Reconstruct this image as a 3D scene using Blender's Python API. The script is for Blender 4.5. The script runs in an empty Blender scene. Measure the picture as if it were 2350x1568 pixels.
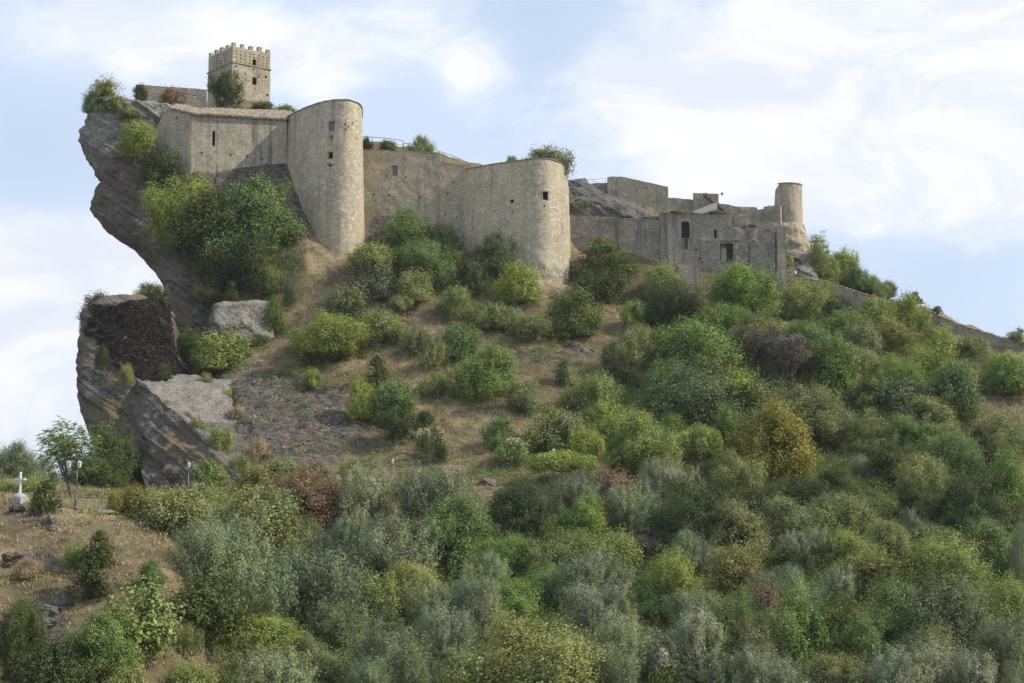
import bpy, bmesh, math, random
import numpy as np
from mathutils import Vector, Matrix

random.seed(7); RNG = np.random.default_rng(11)
scene = bpy.context.scene
COL = scene.collection

# ---------------------------------------------------------------- camera
F = 3600.0                                   # focal length in units of a 2350 wide frame
PITCH = math.atan((1200 - 784) / F)
cam_d = bpy.data.cameras.new('camera'); cam = bpy.data.objects.new('camera', cam_d); COL.objects.link(cam)
cam_d.sensor_width = 36; cam_d.lens = 36 * F / 2350
cam_d.clip_start = 0.5; cam_d.clip_end = 9000
cam.location = (0, 0, 0); cam.rotation_euler = (math.pi / 2 + PITCH, 0, 0)
scene.camera = cam
CP, SP = math.cos(PITCH), math.sin(PITCH)

def P(U, V, Y):
    """world point seen at frame position (U, V) standing Y metres away"""
    a = (U - 1175) / F; b = (784 - V) / F
    dy = CP - b * SP; dz = SP + b * CP
    k = Y / dy
    return Vector((a * k, Y, dz * k))
def XY(U, Y, V=600):
    p = P(U, V, Y); return (p.x, p.y)
def Uof(x, y, z):
    d = y * CP + z * SP
    return 1175 + F * x / d
def Vof(x, y, z):
    d = y * CP + z * SP
    return 784 - F * (-y * SP + z * CP) / d

# ---------------------------------------------------------------- light and sky
SUN_EL, SUN_AZ = math.radians(41), math.radians(97)   # azimuth clockwise from +Y (away from the camera)
sdir = Vector((math.sin(SUN_AZ) * math.cos(SUN_EL), math.cos(SUN_AZ) * math.cos(SUN_EL), math.sin(SUN_EL)))
sl = bpy.data.lights.new('sun', 'SUN'); sl.energy = 4.6; sl.angle = math.radians(0.55); sl.color = (1.0, 0.92, 0.76)
so = bpy.data.objects.new('sun', sl); COL.objects.link(so)
so.rotation_euler = sdir.to_track_quat('Z', 'Y').to_euler(); so.location = (150, -50, 150)

world = bpy.data.worlds.new('World'); scene.world = world; world.use_nodes = True
wt = world.node_tree; wt.nodes.clear()
def N(t, typ, **kw):
    n = t.nodes.new(typ)
    for k, v in kw.items(): setattr(n, k, v)
    return n
def L(t, a, b): t.links.new(a, b)
def math_(t, op, a, b=None, clamp=False):
    n = N(t, 'ShaderNodeMath', operation=op); n.use_clamp = clamp
    for i, v in enumerate((a, b)):
        if v is None: continue
        if isinstance(v, (int, float)): n.inputs[i].default_value = v
        else: L(t, v, n.inputs[i])
    return n.outputs[0]
def mixc(t, f, a, b, mode='MIX'):
    n = N(t, 'ShaderNodeMix', data_type='RGBA', blend_type=mode)
    for i, v in ((0, f), (6, a), (7, b)):
        if isinstance(v, (int, float)): n.inputs[i].default_value = v
        elif isinstance(v, tuple): n.inputs[i].default_value = (*v[:3], 1)
        else: L(t, v, n.inputs[i])
    return n.outputs[2]
def maprange(t, v, a, b, c=0.0, d=1.0, smooth=True):
    n = N(t, 'ShaderNodeMapRange'); n.interpolation_type = 'SMOOTHSTEP' if smooth else 'LINEAR'
    L(t, v, n.inputs[0])
    for i, q in enumerate((a, b, c, d)): n.inputs[i + 1].default_value = q
    return n.outputs[0]
def noise(t, vec, scale, detail=4, rough=0.55, dist=0.0):
    n = N(t, 'ShaderNodeTexNoise'); n.inputs['Scale'].default_value = scale; n.inputs['Detail'].default_value = detail
    n.inputs['Roughness'].default_value = rough; n.inputs['Distortion'].default_value = dist
    L(t, vec, n.inputs['Vector']); return n.outputs[0]
def mapping(t, vec, scale=(1, 1, 1), rot=(0, 0, 0), loc=(0, 0, 0)):
    n = N(t, 'ShaderNodeMapping'); n.inputs['Scale'].default_value = scale; n.inputs['Rotation'].default_value = rot
    n.inputs['Location'].default_value = loc; L(t, vec, n.inputs['Vector']); return n.outputs[0]

sky = N(wt, 'ShaderNodeTexSky', sky_type='NISHITA', sun_disc=False)
sky.sun_elevation = SUN_EL; sky.sun_rotation = SUN_AZ; sky.altitude = 200; sky.air_density = 1.0; sky.dust_density = 0.7; sky.ozone_density = 1.2
tc = N(wt, 'ShaderNodeTexCoord')
sep = N(wt, 'ShaderNodeSeparateXYZ'); L(wt, tc.outputs['Generated'], sep.inputs[0])
# clouds live on the dome: azimuth / elevation tangent coordinates
yy = math_(wt, 'MAXIMUM', math_(wt, 'ABSOLUTE', sep.outputs[1]), 0.08)
cu = math_(wt, 'DIVIDE', sep.outputs[0], yy); cv = math_(wt, 'DIVIDE', sep.outputs[2], yy)
comb = N(wt, 'ShaderNodeCombineXYZ'); L(wt, cu, comb.inputs[0]); L(wt, cv, comb.inputs[1]); cvec = comb.outputs[0]
nb = noise(wt, mapping(wt, cvec, (1.0, 1.35, 1), (0, 0, math.radians(-28))), 7.0, 8, 0.58, 0.5)
nw = noise(wt, mapping(wt, cvec, (1.0, 2.2, 1), (0, 0, math.radians(-35)), (3, 1, 0)), 16.0, 7, 0.62, 0.8)
nl = noise(wt, mapping(wt, cvec, (1, 1.2, 1), (0, 0, 0), (7, 4, 0)), 3.0, 3, 0.5)
def blob(U, V, ru, rv, amp, rot=0.0):
    u0 = (U - 1175) / F; v0 = (1200 - V) / F
    du = math_(wt, 'SUBTRACT', cu, u0); dv = math_(wt, 'SUBTRACT', cv, v0)
    c, s = math.cos(rot), math.sin(rot)
    a = math_(wt, 'ADD', math_(wt, 'MULTIPLY', du, c * F / ru), math_(wt, 'MULTIPLY', dv, s * F / ru))
    b = math_(wt, 'ADD', math_(wt, 'MULTIPLY', du, -s * F / rv), math_(wt, 'MULTIPLY', dv, c * F / rv))
    q = math_(wt, 'ADD', math_(wt, 'MULTIPLY', a, a), math_(wt, 'MULTIPLY', b, b))
    e = math_(wt, 'POWER', 2.718, math_(wt, 'MULTIPLY', q, -1.0))
    return math_(wt, 'MULTIPLY', e, amp)
acc = None
CLOUDS = [(2080, 230, 560, 300, 0.70, 0.2), (1900, 80, 420, 160, 0.35, 0), (2350, 520, 330, 140, 0.25, 0.2),
          (420, 30, 330, 90, 0.30, 0), (640, 110, 230, 80, 0.26, 0.1), (740, 170, 60, 150, 0.12, 0),
          (60, 640, 330, 150, 0.68, 0), (60, 940, 300, 110, 0.62, 0), (1450, 190, 120, 60, 0.30, -0.6), (1580, 240, 160, 60, .3, -.2),
          (960, 80, 170, 90, 0.20, -0.5), (1090, 140, 60, 90, 0.24, -0.8), (100, 60, 220, 90, 0.22, 0),
          (300, 350, 300, 160, -0.14, 0), (30, 330, 160, 120, -0.22, 0), (1750, 560, 500, 60, -0.2, 0), (2150, 640, 300, 80, -0.28, 0.3), (1250, 60, 160, 180, -0.16, 0), (2330, 30, 200, 120, -0.1, 0)]
for c in CLOUDS:
    b = blob(*c); acc = b if acc is None else math_(wt, 'ADD', acc, b)
dens = math_(wt, 'ADD', math_(wt, 'ADD', math_(wt, 'MULTIPLY', nb, 0.80), math_(wt, 'MULTIPLY', nw, 0.42)), math_(wt, 'MULTIPLY', nl, 0.25))
dens = math_(wt, 'ADD', dens, acc)
cover = maprange(wt, dens, 0.74, 1.05)
veil = maprange(wt, math_(wt, 'ADD', nl, math_(wt, 'MULTIPLY', acc, 0.9)), 0.2, 0.8, 0.74, 0.96)
skyc = mixc(wt, 1.0, sky.outputs[0], (0.98, 1.10, 1.16), 'MULTIPLY')
veiled = mixc(wt, veil, skyc, (7.9, 9.3, 11.5))
ctex = noise(wt, mapping(wt, cvec, (1, 1.7, 1), (0, 0, math.radians(-30)), (9, 2, 0)), 9.0, 8, 0.62, 0.6)
white = mixc(wt, maprange(wt, ctex, 0.36, 0.62), (9.0, 9.6, 10.7), (11.0, 11.2, 11.5))
final = mixc(wt, cover, veiled, white)
bg = N(wt, 'ShaderNodeBackground'); bg.inputs[1].default_value = 0.092
wo = N(wt, 'ShaderNodeOutputWorld'); L(wt, final, bg.inputs[0]); L(wt, bg.outputs[0], wo.inputs[0])

scene.view_settings.view_transform = 'Standard'; scene.view_settings.look = 'None'
scene.view_settings.exposure = 0.0; scene.view_settings.gamma = 1.0; scene.view_settings.use_curve_mapping = False
scene.render.engine = 'CYCLES'
scene.cycles.max_bounces = 6; scene.cycles.diffuse_bounces = 3; scene.cycles.transparent_max_bounces = 4

# ---------------------------------------------------------------- numpy noise
_perm = np.random.default_rng(5).random(65536)
def _h(i, j, k):
    return _perm[(i * 7919 + j * 104729 + k * 1299709 + i * j * 31) & 65535]
def vnoise(x, y, z):
    x, y, z = np.broadcast_arrays(np.asarray(x, float), np.asarray(y, float), np.asarray(z, float))
    i = np.floor(x).astype(np.int64); j = np.floor(y).astype(np.int64); k = np.floor(z).astype(np.int64)
    fx, fy, fz = x - i, y - j, z - k
    fx = fx * fx * (3 - 2 * fx); fy = fy * fy * (3 - 2 * fy); fz = fz * fz * (3 - 2 * fz)
    r = 0
    for a in (0, 1):
        wa = fx if a else 1 - fx
        for b in (0, 1):
            wb = fy if b else 1 - fy
            for c in (0, 1):
                wc = fz if c else 1 - fz
                r = r + wa * wb * wc * _h(i + a, j + b, k + c)
    return r * 2 - 1
def fbm(x, y, z=0.0, oct=4, g=0.5):
    s, a, f = 0, 1.0, 1.0
    for o in range(oct):
        s = s + a * vnoise(np.asarray(x) * f + o * 17.3, np.asarray(y) * f + o * 5.1, np.asarray(z) * f + o * 9.7); a *= g; f *= 2.03
    return s
def sstep(e0, e1, v):
    t = np.clip((v - e0) / (e1 - e0), 0, 1); return t * t * (3 - 2 * t)

# ---------------------------------------------------------------- mesh helpers
def mesh(name, verts, faces, mats=None, smooth=False):
    me = bpy.data.meshes.new(name)
    if isinstance(faces, np.ndarray):
        v = np.asarray(verts, np.float32); n = faces.shape[1]
        me.vertices.add(len(v)); me.vertices.foreach_set('co', v.ravel())
        me.loops.add(faces.size); me.loops.foreach_set('vertex_index', faces.astype(np.int32).ravel())
        me.polygons.add(len(faces)); me.polygons.foreach_set('loop_start', np.arange(0, faces.size, n, dtype=np.int32))
        me.polygons.foreach_set('loop_total', np.full(len(faces), n, np.int32))
        me.update(calc_edges=True)
    else:
        me.from_pydata([tuple(map(float, v)) for v in verts], [], [tuple(map(int, f)) for f in faces]); me.update()
    if smooth: me.polygons.foreach_set('use_smooth', np.ones(len(me.polygons), bool))
    for m in (mats or []): me.materials.append(m)
    return me
def link(name, me, parent=None, loc=None):
    o = bpy.data.objects.new(name, me); COL.objects.link(o)
    if parent is not None: o.parent = parent
    if loc is not None: o.location = loc
    return o
def tag(o, label=None, cat=None, group=None, kind=None):
    if label: o['label'] = label
    if cat: o['category'] = cat
    if group: o['group'] = group
    if kind: o['kind'] = kind
    return o
def root(name, loc, label, cat, group=None, rz=0):
    o = bpy.data.objects.new(name, None); COL.objects.link(o); o.location = loc; o.rotation_euler = (0, 0, rz); o.empty_display_size = 0.5
    return tag(o, label, cat, group)
def local(verts, r):
    v = np.asarray(verts, float) - np.array(tuple(r.location)); return v
def part(name, verts, faces, mat, r, smooth=False):
    me = mesh(name, local(verts, r), faces, [mat], smooth)
    return link(name, me, r)

class MB:
    def __init__(s): s.v = []; s.f = []
    def add(s, v, f):
        k = len(s.v); s.v += [tuple(p) for p in v]; s.f += [tuple(i + k for i in q) for q in f]
    def box(s, c, size, ax=None, ay=None, az=None, taper=1.0):
        ax = ax or Vector((1, 0, 0)); ay = ay or Vector((0, 1, 0)); az = az or Vector((0, 0, 1)); c = Vector(c)
        pts = []
        for k in (-1, 1):
            tp = taper if k > 0 else 1.0
            for (i, j) in ((-1, -1), (1, -1), (1, 1), (-1, 1)):
                pts.append(c + ax * (i * size[0] / 2 * tp) + ay * (j * size[1] / 2 * tp) + az * (k * size[2] / 2))
        s.add(pts, [(0, 3, 2, 1), (4, 5, 6, 7), (0, 1, 5, 4), (1, 2, 6, 5), (2, 3, 7, 6), (3, 0, 4, 7)])
    def tube(s, pts, rad, n=8, cap=True):
        pts = [Vector(p) for p in pts]
        if not hasattr(rad, '__len__'): rad = [rad] * len(pts)
        rings = []
        up = Vector((0, 0, 1))
        for i, p in enumerate(pts):
            d = (pts[min(i + 1, len(pts) - 1)] - pts[max(i - 1, 0)]).normalized()
            a = d.cross(up if abs(d.z) < 0.95 else Vector((1, 0, 0))).normalized(); b = d.cross(a).normalized()
            rings.append([p + (a * math.cos(2 * math.pi * k / n) + b * math.sin(2 * math.pi * k / n)) * rad[i] for k in range(n)])
        v = [q for r in rings for q in r]; f = []
        for i in range(len(pts) - 1):
            for k in range(n):
                k2 = (k + 1) % n
                f.append((i * n + k, i * n + k2, (i + 1) * n + k2, (i + 1) * n + k))
        if cap: f.append(tuple(range(n - 1, -1, -1))); f.append(tuple((len(pts) - 1) * n + k for k in range(n)))
        s.add(v, f)
    def lathe(s, c, prof, n=16, sx=1.0, sy=1.0):
        c = Vector(c); v = []; f = []
        for (r, z) in prof:
            for k in range(n):
                a = 2 * math.pi * k / n
                v.append(c + Vector((r * math.cos(a) * sx, r * math.sin(a) * sy, z)))
        for i in range(len(prof) - 1):
            for k in range(n):
                k2 = (k + 1) % n; f.append((i * n + k, i * n + k2, (i + 1) * n + k2, (i + 1) * n + k))
        f.append(tuple(range(n - 1, -1, -1))); f.append(tuple((len(prof) - 1) * n + k for k in range(n)))
        s.add(v, f)
    def build(s, name, mat, r, smooth=False):
        return part(name, s.v, s.f, mat, r, smooth)

# ---------------------------------------------------------------- materials
def newmat(name):
    m = bpy.data.materials.new(name); m.use_nodes = True; t = m.node_tree; t.nodes.clear()
    o = N(t, 'ShaderNodeOutputMaterial'); b = N(t, 'ShaderNodeBsdfPrincipled'); L(t, b.outputs[0], o.inputs[0])
    b.inputs['Roughness'].default_value = 0.9; b.inputs['Specular IOR Level'].default_value = 0.2
    return m, t, b, o
def wpos(t):
    return N(t, 'ShaderNodeNewGeometry').outputs['Position']
def bump(t, b, h, strength, dist):
    n = N(t, 'ShaderNodeBump'); n.inputs['Strength'].default_value = strength; n.inputs['Distance'].default_value = dist
    L(t, h, n.inputs['Height']); L(t, n.outputs[0], b.inputs['Normal']); return n
def simple(name, col, rough=0.7, metal=0.0, var=0.25, scale=6.0):
    m, t, b, o = newmat(name); p = wpos(t)
    n = noise(t, p, scale, 4)
    c = mixc(t, maprange(t, n, 0.3, 0.7), tuple(q * (1 - var) for q in col), tuple(min(1, q * (1 + var)) for q in col))
    L(t, c, b.inputs['Base Color']); b.inputs['Roughness'].default_value = rough; b.inputs['Metallic'].default_value = metal
    return m
def masonry(name, light, dark, stain=0.5, stone=3.4, bumpy=0.6, streak=0.5, plaster=0.4, moss=0.0):
    m, t, b, o = newmat(name); p = wpos(t)
    # coursed rubble
    vm = mapping(t, p, (stone, stone, stone * 2.0))
    vo = N(t, 'ShaderNodeTexVoronoi'); vo.inputs['Scale'].default_value = 1.0; L(t, vm, vo.inputs['Vector'])
    ve = N(t, 'ShaderNodeTexVoronoi', feature='DISTANCE_TO_EDGE'); ve.inputs['Scale'].default_value = 1.0; L(t, vm, ve.inputs['Vector'])
    sx = N(t, 'ShaderNodeSeparateColor'); L(t, vo.outputs['Color'], sx.inputs[0])
    big = noise(t, p, 0.22, 5, 0.6); fine = noise(t, p, 5.0, 5, 0.65); mid = noise(t, p, 1.1, 4, 0.6)
    f = math_(t, 'ADD', math_(t, 'MULTIPLY', big, 0.9), math_(t, 'ADD', math_(t, 'MULTIPLY', mid, 0.35), math_(t, 'MULTIPLY', sx.outputs[0], 0.30)))
    c = mixc(t, maprange(t, f, 0.42, 1.12), dark, light)
    c = mixc(t, maprange(t, noise(t, p, 1.9, 6, 0.75), 0.52, 0.70, 0, 0.24), c, tuple(q * 0.66 for q in dark))
    c = mixc(t, maprange(t, fine, 0.56, 0.76, 0, 0.38), c, tuple(q * 0.52 for q in dark))
    c = mixc(t, maprange(t, sx.outputs[1], 0.80, 0.90, 0, 0.6), c, tuple(min(1, q * 1.35) for q in light))
    joint = maprange(t, ve.outputs[0], 0.0, 0.10, 0.32 * (1 - plaster), 0.0)
    c = mixc(t, joint, c, tuple(q * 0.45 for q in dark))
    # vertical run-off streaks
    st = noise(t, mapping(t, p, (1.1, 1.1, 0.055)), 1.0, 5, 0.6)
    st2 = noise(t, p, 0.16, 2, 0.5)
    sm = math_(t, 'MULTIPLY', maprange(t, st, 0.50, 0.64), maprange(t, st2, 0.36, 0.58, 0.25, 1.0))
    c = mixc(t, math_(t, 'MULTIPLY', sm, streak), c, (dark[0] * 0.42, dark[1] * 0.45, dark[2] * 0.52))
    bl = noise(t, mapping(t, p, (1, 1, 1), (0, 0, 0), (31, 7, 3)), 0.55, 6, 0.7)
    c = mixc(t, maprange(t, bl, 0.56, 0.74, 0, stain), c, (dark[0] * 0.50, dark[1] * 0.50, dark[2] * 0.52))
    ye = noise(t, mapping(t, p, (1, 1, 1), (0, 0, 0), (11, 27, 13)), 0.35, 4, 0.6)
    c = mixc(t, maprange(t, ye, 0.5, 0.75, 0, 0.45), c, (light[0] * 1.02, light[1] * 0.86, light[2] * 0.62))
    L(t, c, b.inputs['Base Color']); b.inputs['Roughness'].default_value = 0.95; b.inputs['Specular IOR Level'].default_value = 0.1
    h = math_(t, 'ADD', math_(t, 'MULTIPLY', maprange(t, ve.outputs[0], 0.0, 0.16), 0.6 * (1 - plaster)), math_(t, 'ADD', math_(t, 'MULTIPLY', fine, 0.7), math_(t, 'MULTIPLY', sx.outputs[2], 0.5)))
    bump(t, b, h, bumpy * 0.6, 0.09)
    return m
# ---------------------------------------------------------------- terrain
CT = []
def c3(U, V, Y): p = P(U, V, Y); CT.append((p.x, p.y, p.z))
for q in [
  # foot of the castle walls
  (430,425,246.0),(540,432,246.6),(650,440,247.5),(430,570,240.5),(560,610,238.5),(690,500,244),(745,575,240),(765,600,238.8),(800,600,239),
  (835,566,244),(850,535,250.6),(900,545,250),(960,575,250),(1050,612,249.6),(1100,625,246),(1200,645,241.6),(1270,672,240),(1305,672,243),(1330,645,252),
  (1420,652,251.3),(1520,662,250.6),(1600,670,249.2),(1690,658,250),(1790,655,250.6),(1830,644,251.6),(1860,702,250.4),(1980,735,247.4),(2120,792,244.4),
  (2250,812,241.6),(2350,832,239.6),
  # plateau and ridge behind the walls
  (560,258,258),(560,252,272),(470,250,262),(700,300,257),(860,345,256.5),(960,350,257),(1040,372,257),(1120,398,257),(1200,392,257),(1280,410,258),(1400,430,268),(1340,500,257),(1420,500,256.2),
  (1500,508,256.2),(1345,440,263),(1450,470,262),(1560,505,259),(1650,505,259),(1730,530,258),(1790,560,257.5),(1850,600,261),(1880,650,256.5),(1950,640,261),
  (1990,690,252.5),(2060,692,257),(2120,722,249.6),(2150,718,254),(2250,762,248),(2350,792,246),(1500,490,272),(1600,520,272),(1720,545,272),(1800,580,270),(1880,590,268),
  # open slope
  (445,868,231),(500,812,230),(560,790,226.5),(640,780,227),(650,700,232),(720,690,233),(800,690,232.5),(900,690,234),(1000,715,232),(1200,740,233),(1400,745,236),(1600,748,238),(1800,745,240),
  (2000,790,237),(2200,850,233),(2350,880,230),(540,860,219),(620,830,221),(850,820,222),(1100,840,222),(1350,845,224),(1600,850,226),(1850,850,227),
  (2100,900,222),(2350,950,218),(570,905,210),(700,920,210),(900,930,210.5),(1200,940,211),(1500,950,213),(1800,960,214),(2100,1000,210),(2350,1030,206),
  (580,1050,195),(700,1040,197),(850,1040,197.5),(1000,1050,197),(1300,1060,197),(1600,1070,199),(1900,1090,199),(2200,1100,197),
  (550,1118,185.5),(600,1130,184),(800,1125,185),(1000,1135,185.5),(1200,1140,186),(1500,1150,186),(1800,1165,186),(2200,1175,186),(2350,1170,190),
  # road shelf
  (250,1172,136),(330,1182,142),(420,1172,158),(520,1155,172),(400,1142,182),(480,1140,180),(450,1150,168),
  # knoll
  (0,1152,129),(45,1152,128),(110,1168,126.5),(180,1170,130.5),(240,1176,131),(320,1190,132),(0,1260,122),(100,1280,121),(200,1300,120.5),(300,1280,122),(395,1300,122),
  (0,1400,115),(200,1420,114.5),(300,1420,114.5),(400,1370,118),(0,1568,106),(200,1568,106.5),(380,1540,109),(0,1680,99),(300,1680,100),
  (0,1190,150),(120,1192,160),(440,1230,134),(450,1340,126),(470,1450,118)]: c3(*q)
for U in (560, 800, 1100, 1400, 1700, 2000, 2350, 2600):
    for (Y, z) in ((176, -0.5), (170, -3.4), (150, -9.0), (135, -12.3), (122, -15.0), (110, -17.2), (92, -18.5)):
        x = (U - 1175) / F * Y
        CT.append((x, Y, z + 0.5 * math.sin(x * .11 + Y * .07)))
for x in (-60, -30, 0, 30, 60): CT += [(x, 60, -17), (x, 30, -9), (x, 0, -1.9), (x, -40, 1)]
for x, z in ((-75, 4), (-40, 20), (0, 16), (40, 12), (80, 8), (120, 4)): CT += [(x, 300, z), (x * 1.2, 360, z * .3)]
CT += [(-52, 276, 55), (-20, 276, 50), (0, 276, 48), (15, 276, 44), (30, 278, 38), (50, 278, 34), (70, 275, 22), (85, 262, 22), (100, 250, 20), (105, 220, 14), (100, 190, 3)]
CT = np.array(CT)
def _rbf_fit(pts):
    X = pts[:, :2] / 50.0; d = np.linalg.norm(X[:, None] - X[None], axis=2)
    n = len(pts); A = np.zeros((n + 3, n + 3)); A[:n, :n] = d + 1e-3 * np.eye(n) * -1
    A[:n, n] = 1; A[:n, n + 1:] = X; A[n, :n] = 1; A[n + 1:, :n] = X.T
    return X, np.linalg.solve(A, np.concatenate([pts[:, 2], np.zeros(3)]))
_X, _W = _rbf_fit(CT)
def rbf(x, y):
    x = np.atleast_1d(np.asarray(x, float)); y = np.atleast_1d(np.asarray(y, float)); out = np.empty(x.size); xf = x.ravel() / 50; yf = y.ravel() / 50
    for i in range(0, x.size, 20000):
        a = xf[i:i + 20000]; b = yf[i:i + 20000]
        d = np.sqrt((a[:, None] - _X[None, :, 0]) ** 2 + (b[:, None] - _X[None, :, 1]) ** 2)
        out[i:i + 20000] = d @ _W[:-3] + _W[-3] + a * _W[-2] + b * _W[-1]
    return out.reshape(x.shape)
_bY = [175, 184, 190, 198, 206, 214, 222, 230, 238, 246, 254, 262, 280, 330]
_bU = [300, 420, 500, 505, 510, 500, 440, 440, 450, 450, 452, 455, 455, 455]
def ground(x, y, rough=True):
    """height of the ground at (x, y)"""
    x = np.atleast_1d(np.asarray(x, float)); y = np.atleast_1d(np.asarray(y, float))
    yc = np.clip(y, -60, 360)
    xc = np.clip(x, -95, 130)
    z = rbf(xc, yc)
    xb = (np.interp(y, _bY, _bU) - 1175) / F * y
    w = sstep(-2.2, 2.2, x - xb)
    w = np.where(y < 175, 1.0, w)
    w = np.where((y >= 175) & (y < 186), np.maximum(w, 1 - (y - 175) / 11), w)
    low = 2.2 + 0.0 * x - 0.02 * np.maximum(0, y - 220)
    z = low * (1 - w) + z * w
    far = sstep(320, 420, np.hypot(x * 1.0, y - 60)); z = z * (1 - far) - 12 * far
    if rough:
        n = fbm(x / 9, y / 9, 0.3, 4) * 0.55 + fbm(x / 1.9, y / 1.9, 4.1, 3) * 0.20
        st = np.abs(vnoise(x / 7 + y / 14, y / 2.4 - x / 9, 2.0)); n = n + (0.35 - st) * 0.55 * sstep(178, 186, y)
        z = z + n * sstep(40, 90, y) * (1 - far)
        bedm = np.exp(-(((x + 29) / 13) ** 2 + ((y - 206) / 15) ** 2) ** 2)   # broken bedrock
        rg_ = 0.5 - np.abs(vnoise(x / 1.1 + y / 3, y / 1.5 - x / 4, 6.0)); z = z + bedm * (rg_ * 0.75 + (0.4 - np.abs(vnoise(x / 3.1, y / 1.9, 3.0))) * 0.9 + fbm(x / .7, y / .7, 2.0, 2) * .25)
        z = z + far * (fbm(x / 260, y / 260, 1.0, 3) * 8)
    return z
def g1(x, y, rough=True): return float(ground(x, y, rough)[0])
def hit(U, V, y0=88.0, y1=285.0, rough=True):
    """first ground point seen at frame position (U, V)"""
    Y = np.arange(y0, y1, 0.35); q = [P(U, V, a) for a in (1.0,)][0]
    x = q.x * Y; zr = q.z * Y; z = ground(x, Y, rough)
    k = np.nonzero(z >= zr)[0]
    if len(k) == 0: return None
    i = k[0]
    return Vector((x[i], Y[i], z[i]))

xs = np.concatenate([np.linspace(-3000, -160, 22), np.linspace(-140, -84, 14), np.arange(-80, 92, 0.55), np.linspace(95, 160, 16), np.linspace(180, 3000, 22)])
ys = np.concatenate([np.linspace(-300, 40, 18), np.linspace(48, 92, 20), np.arange(94, 272, 0.55), np.linspace(274, 330, 30), np.linspace(345, 5000, 40)])
gx, gy = np.meshgrid(xs, ys)
gz = ground(gx.ravel(), gy.ravel()).reshape(gx.shape)
nx, ny = len(xs), len(ys)
idx = np.arange(nx * ny).reshape(ny, nx)
faces = np.stack([idx[:-1, :-1], idx[:-1, 1:], idx[1:, 1:], idx[1:, :-1]], -1).reshape(-1, 4)
tv = np.stack([gx, gy, gz], -1).reshape(-1, 3)
# soil / bedrock cover map
Ug = Uof(tv[:, 0], tv[:, 1], tv[:, 2]); Vg = Vof(tv[:, 0], tv[:, 1], tv[:, 2])
def ell(U, V, ru, rv, Y0, Y1):
    m = np.exp(-(((Ug - U) / ru) ** 2 + ((Vg - V) / rv) ** 2) ** 1.5)
    return m * (tv[:, 1] > Y0) * (tv[:, 1] < Y1)
nn = fbm(tv[:, 0] / 3, tv[:, 1] / 3, 9.0, 4)
rockm = ell(640, 930, 190, 85, 186, 232) + ell(760, 1010, 130, 60, 186, 232) * 0.9 + ell(580, 1010, 120, 70, 186, 215) + ell(1390, 460, 110, 60, 250, 275) + ell(880, 545, 60, 40, 244, 256) * .8 + ell(1840, 610, 70, 60, 252, 270) + ell(1290, 820, 90, 30, 215, 232) * .7 + ell(90, 1440, 75, 60, 100, 124) * 1.1 + ell(90, 1290, 60, 30, 112, 126) * .6 + ell(60, 1195, 50, 20, 112, 130) * .7 + ell(560, 470, 190, 110, 236, 252) * 1.1 + ell(2080, 690, 90, 25, 248, 262) * .8
rockm = np.clip(rockm * 1.15 + nn * 0.55 * (rockm > 0.02) - 0.14, 0, 1)
grassm = np.clip(0.55 + nn * 0.5 + ell(250, 1270, 260, 110, 100, 140) * .6 + ell(1080, 960, 130, 120, 190, 232) * .6 + ell(1230, 780, 260, 60, 215, 240) * .3, 0, 1)
me = mesh('ground', tv, faces, smooth=True)
a1 = me.attributes.new('bedrock', 'FLOAT', 'POINT'); a1.data.foreach_set('value', rockm.astype(np.float32))
a2 = me.attributes.new('turf', 'FLOAT', 'POINT'); a2.data.foreach_set('value', grassm.astype(np.float32))

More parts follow.
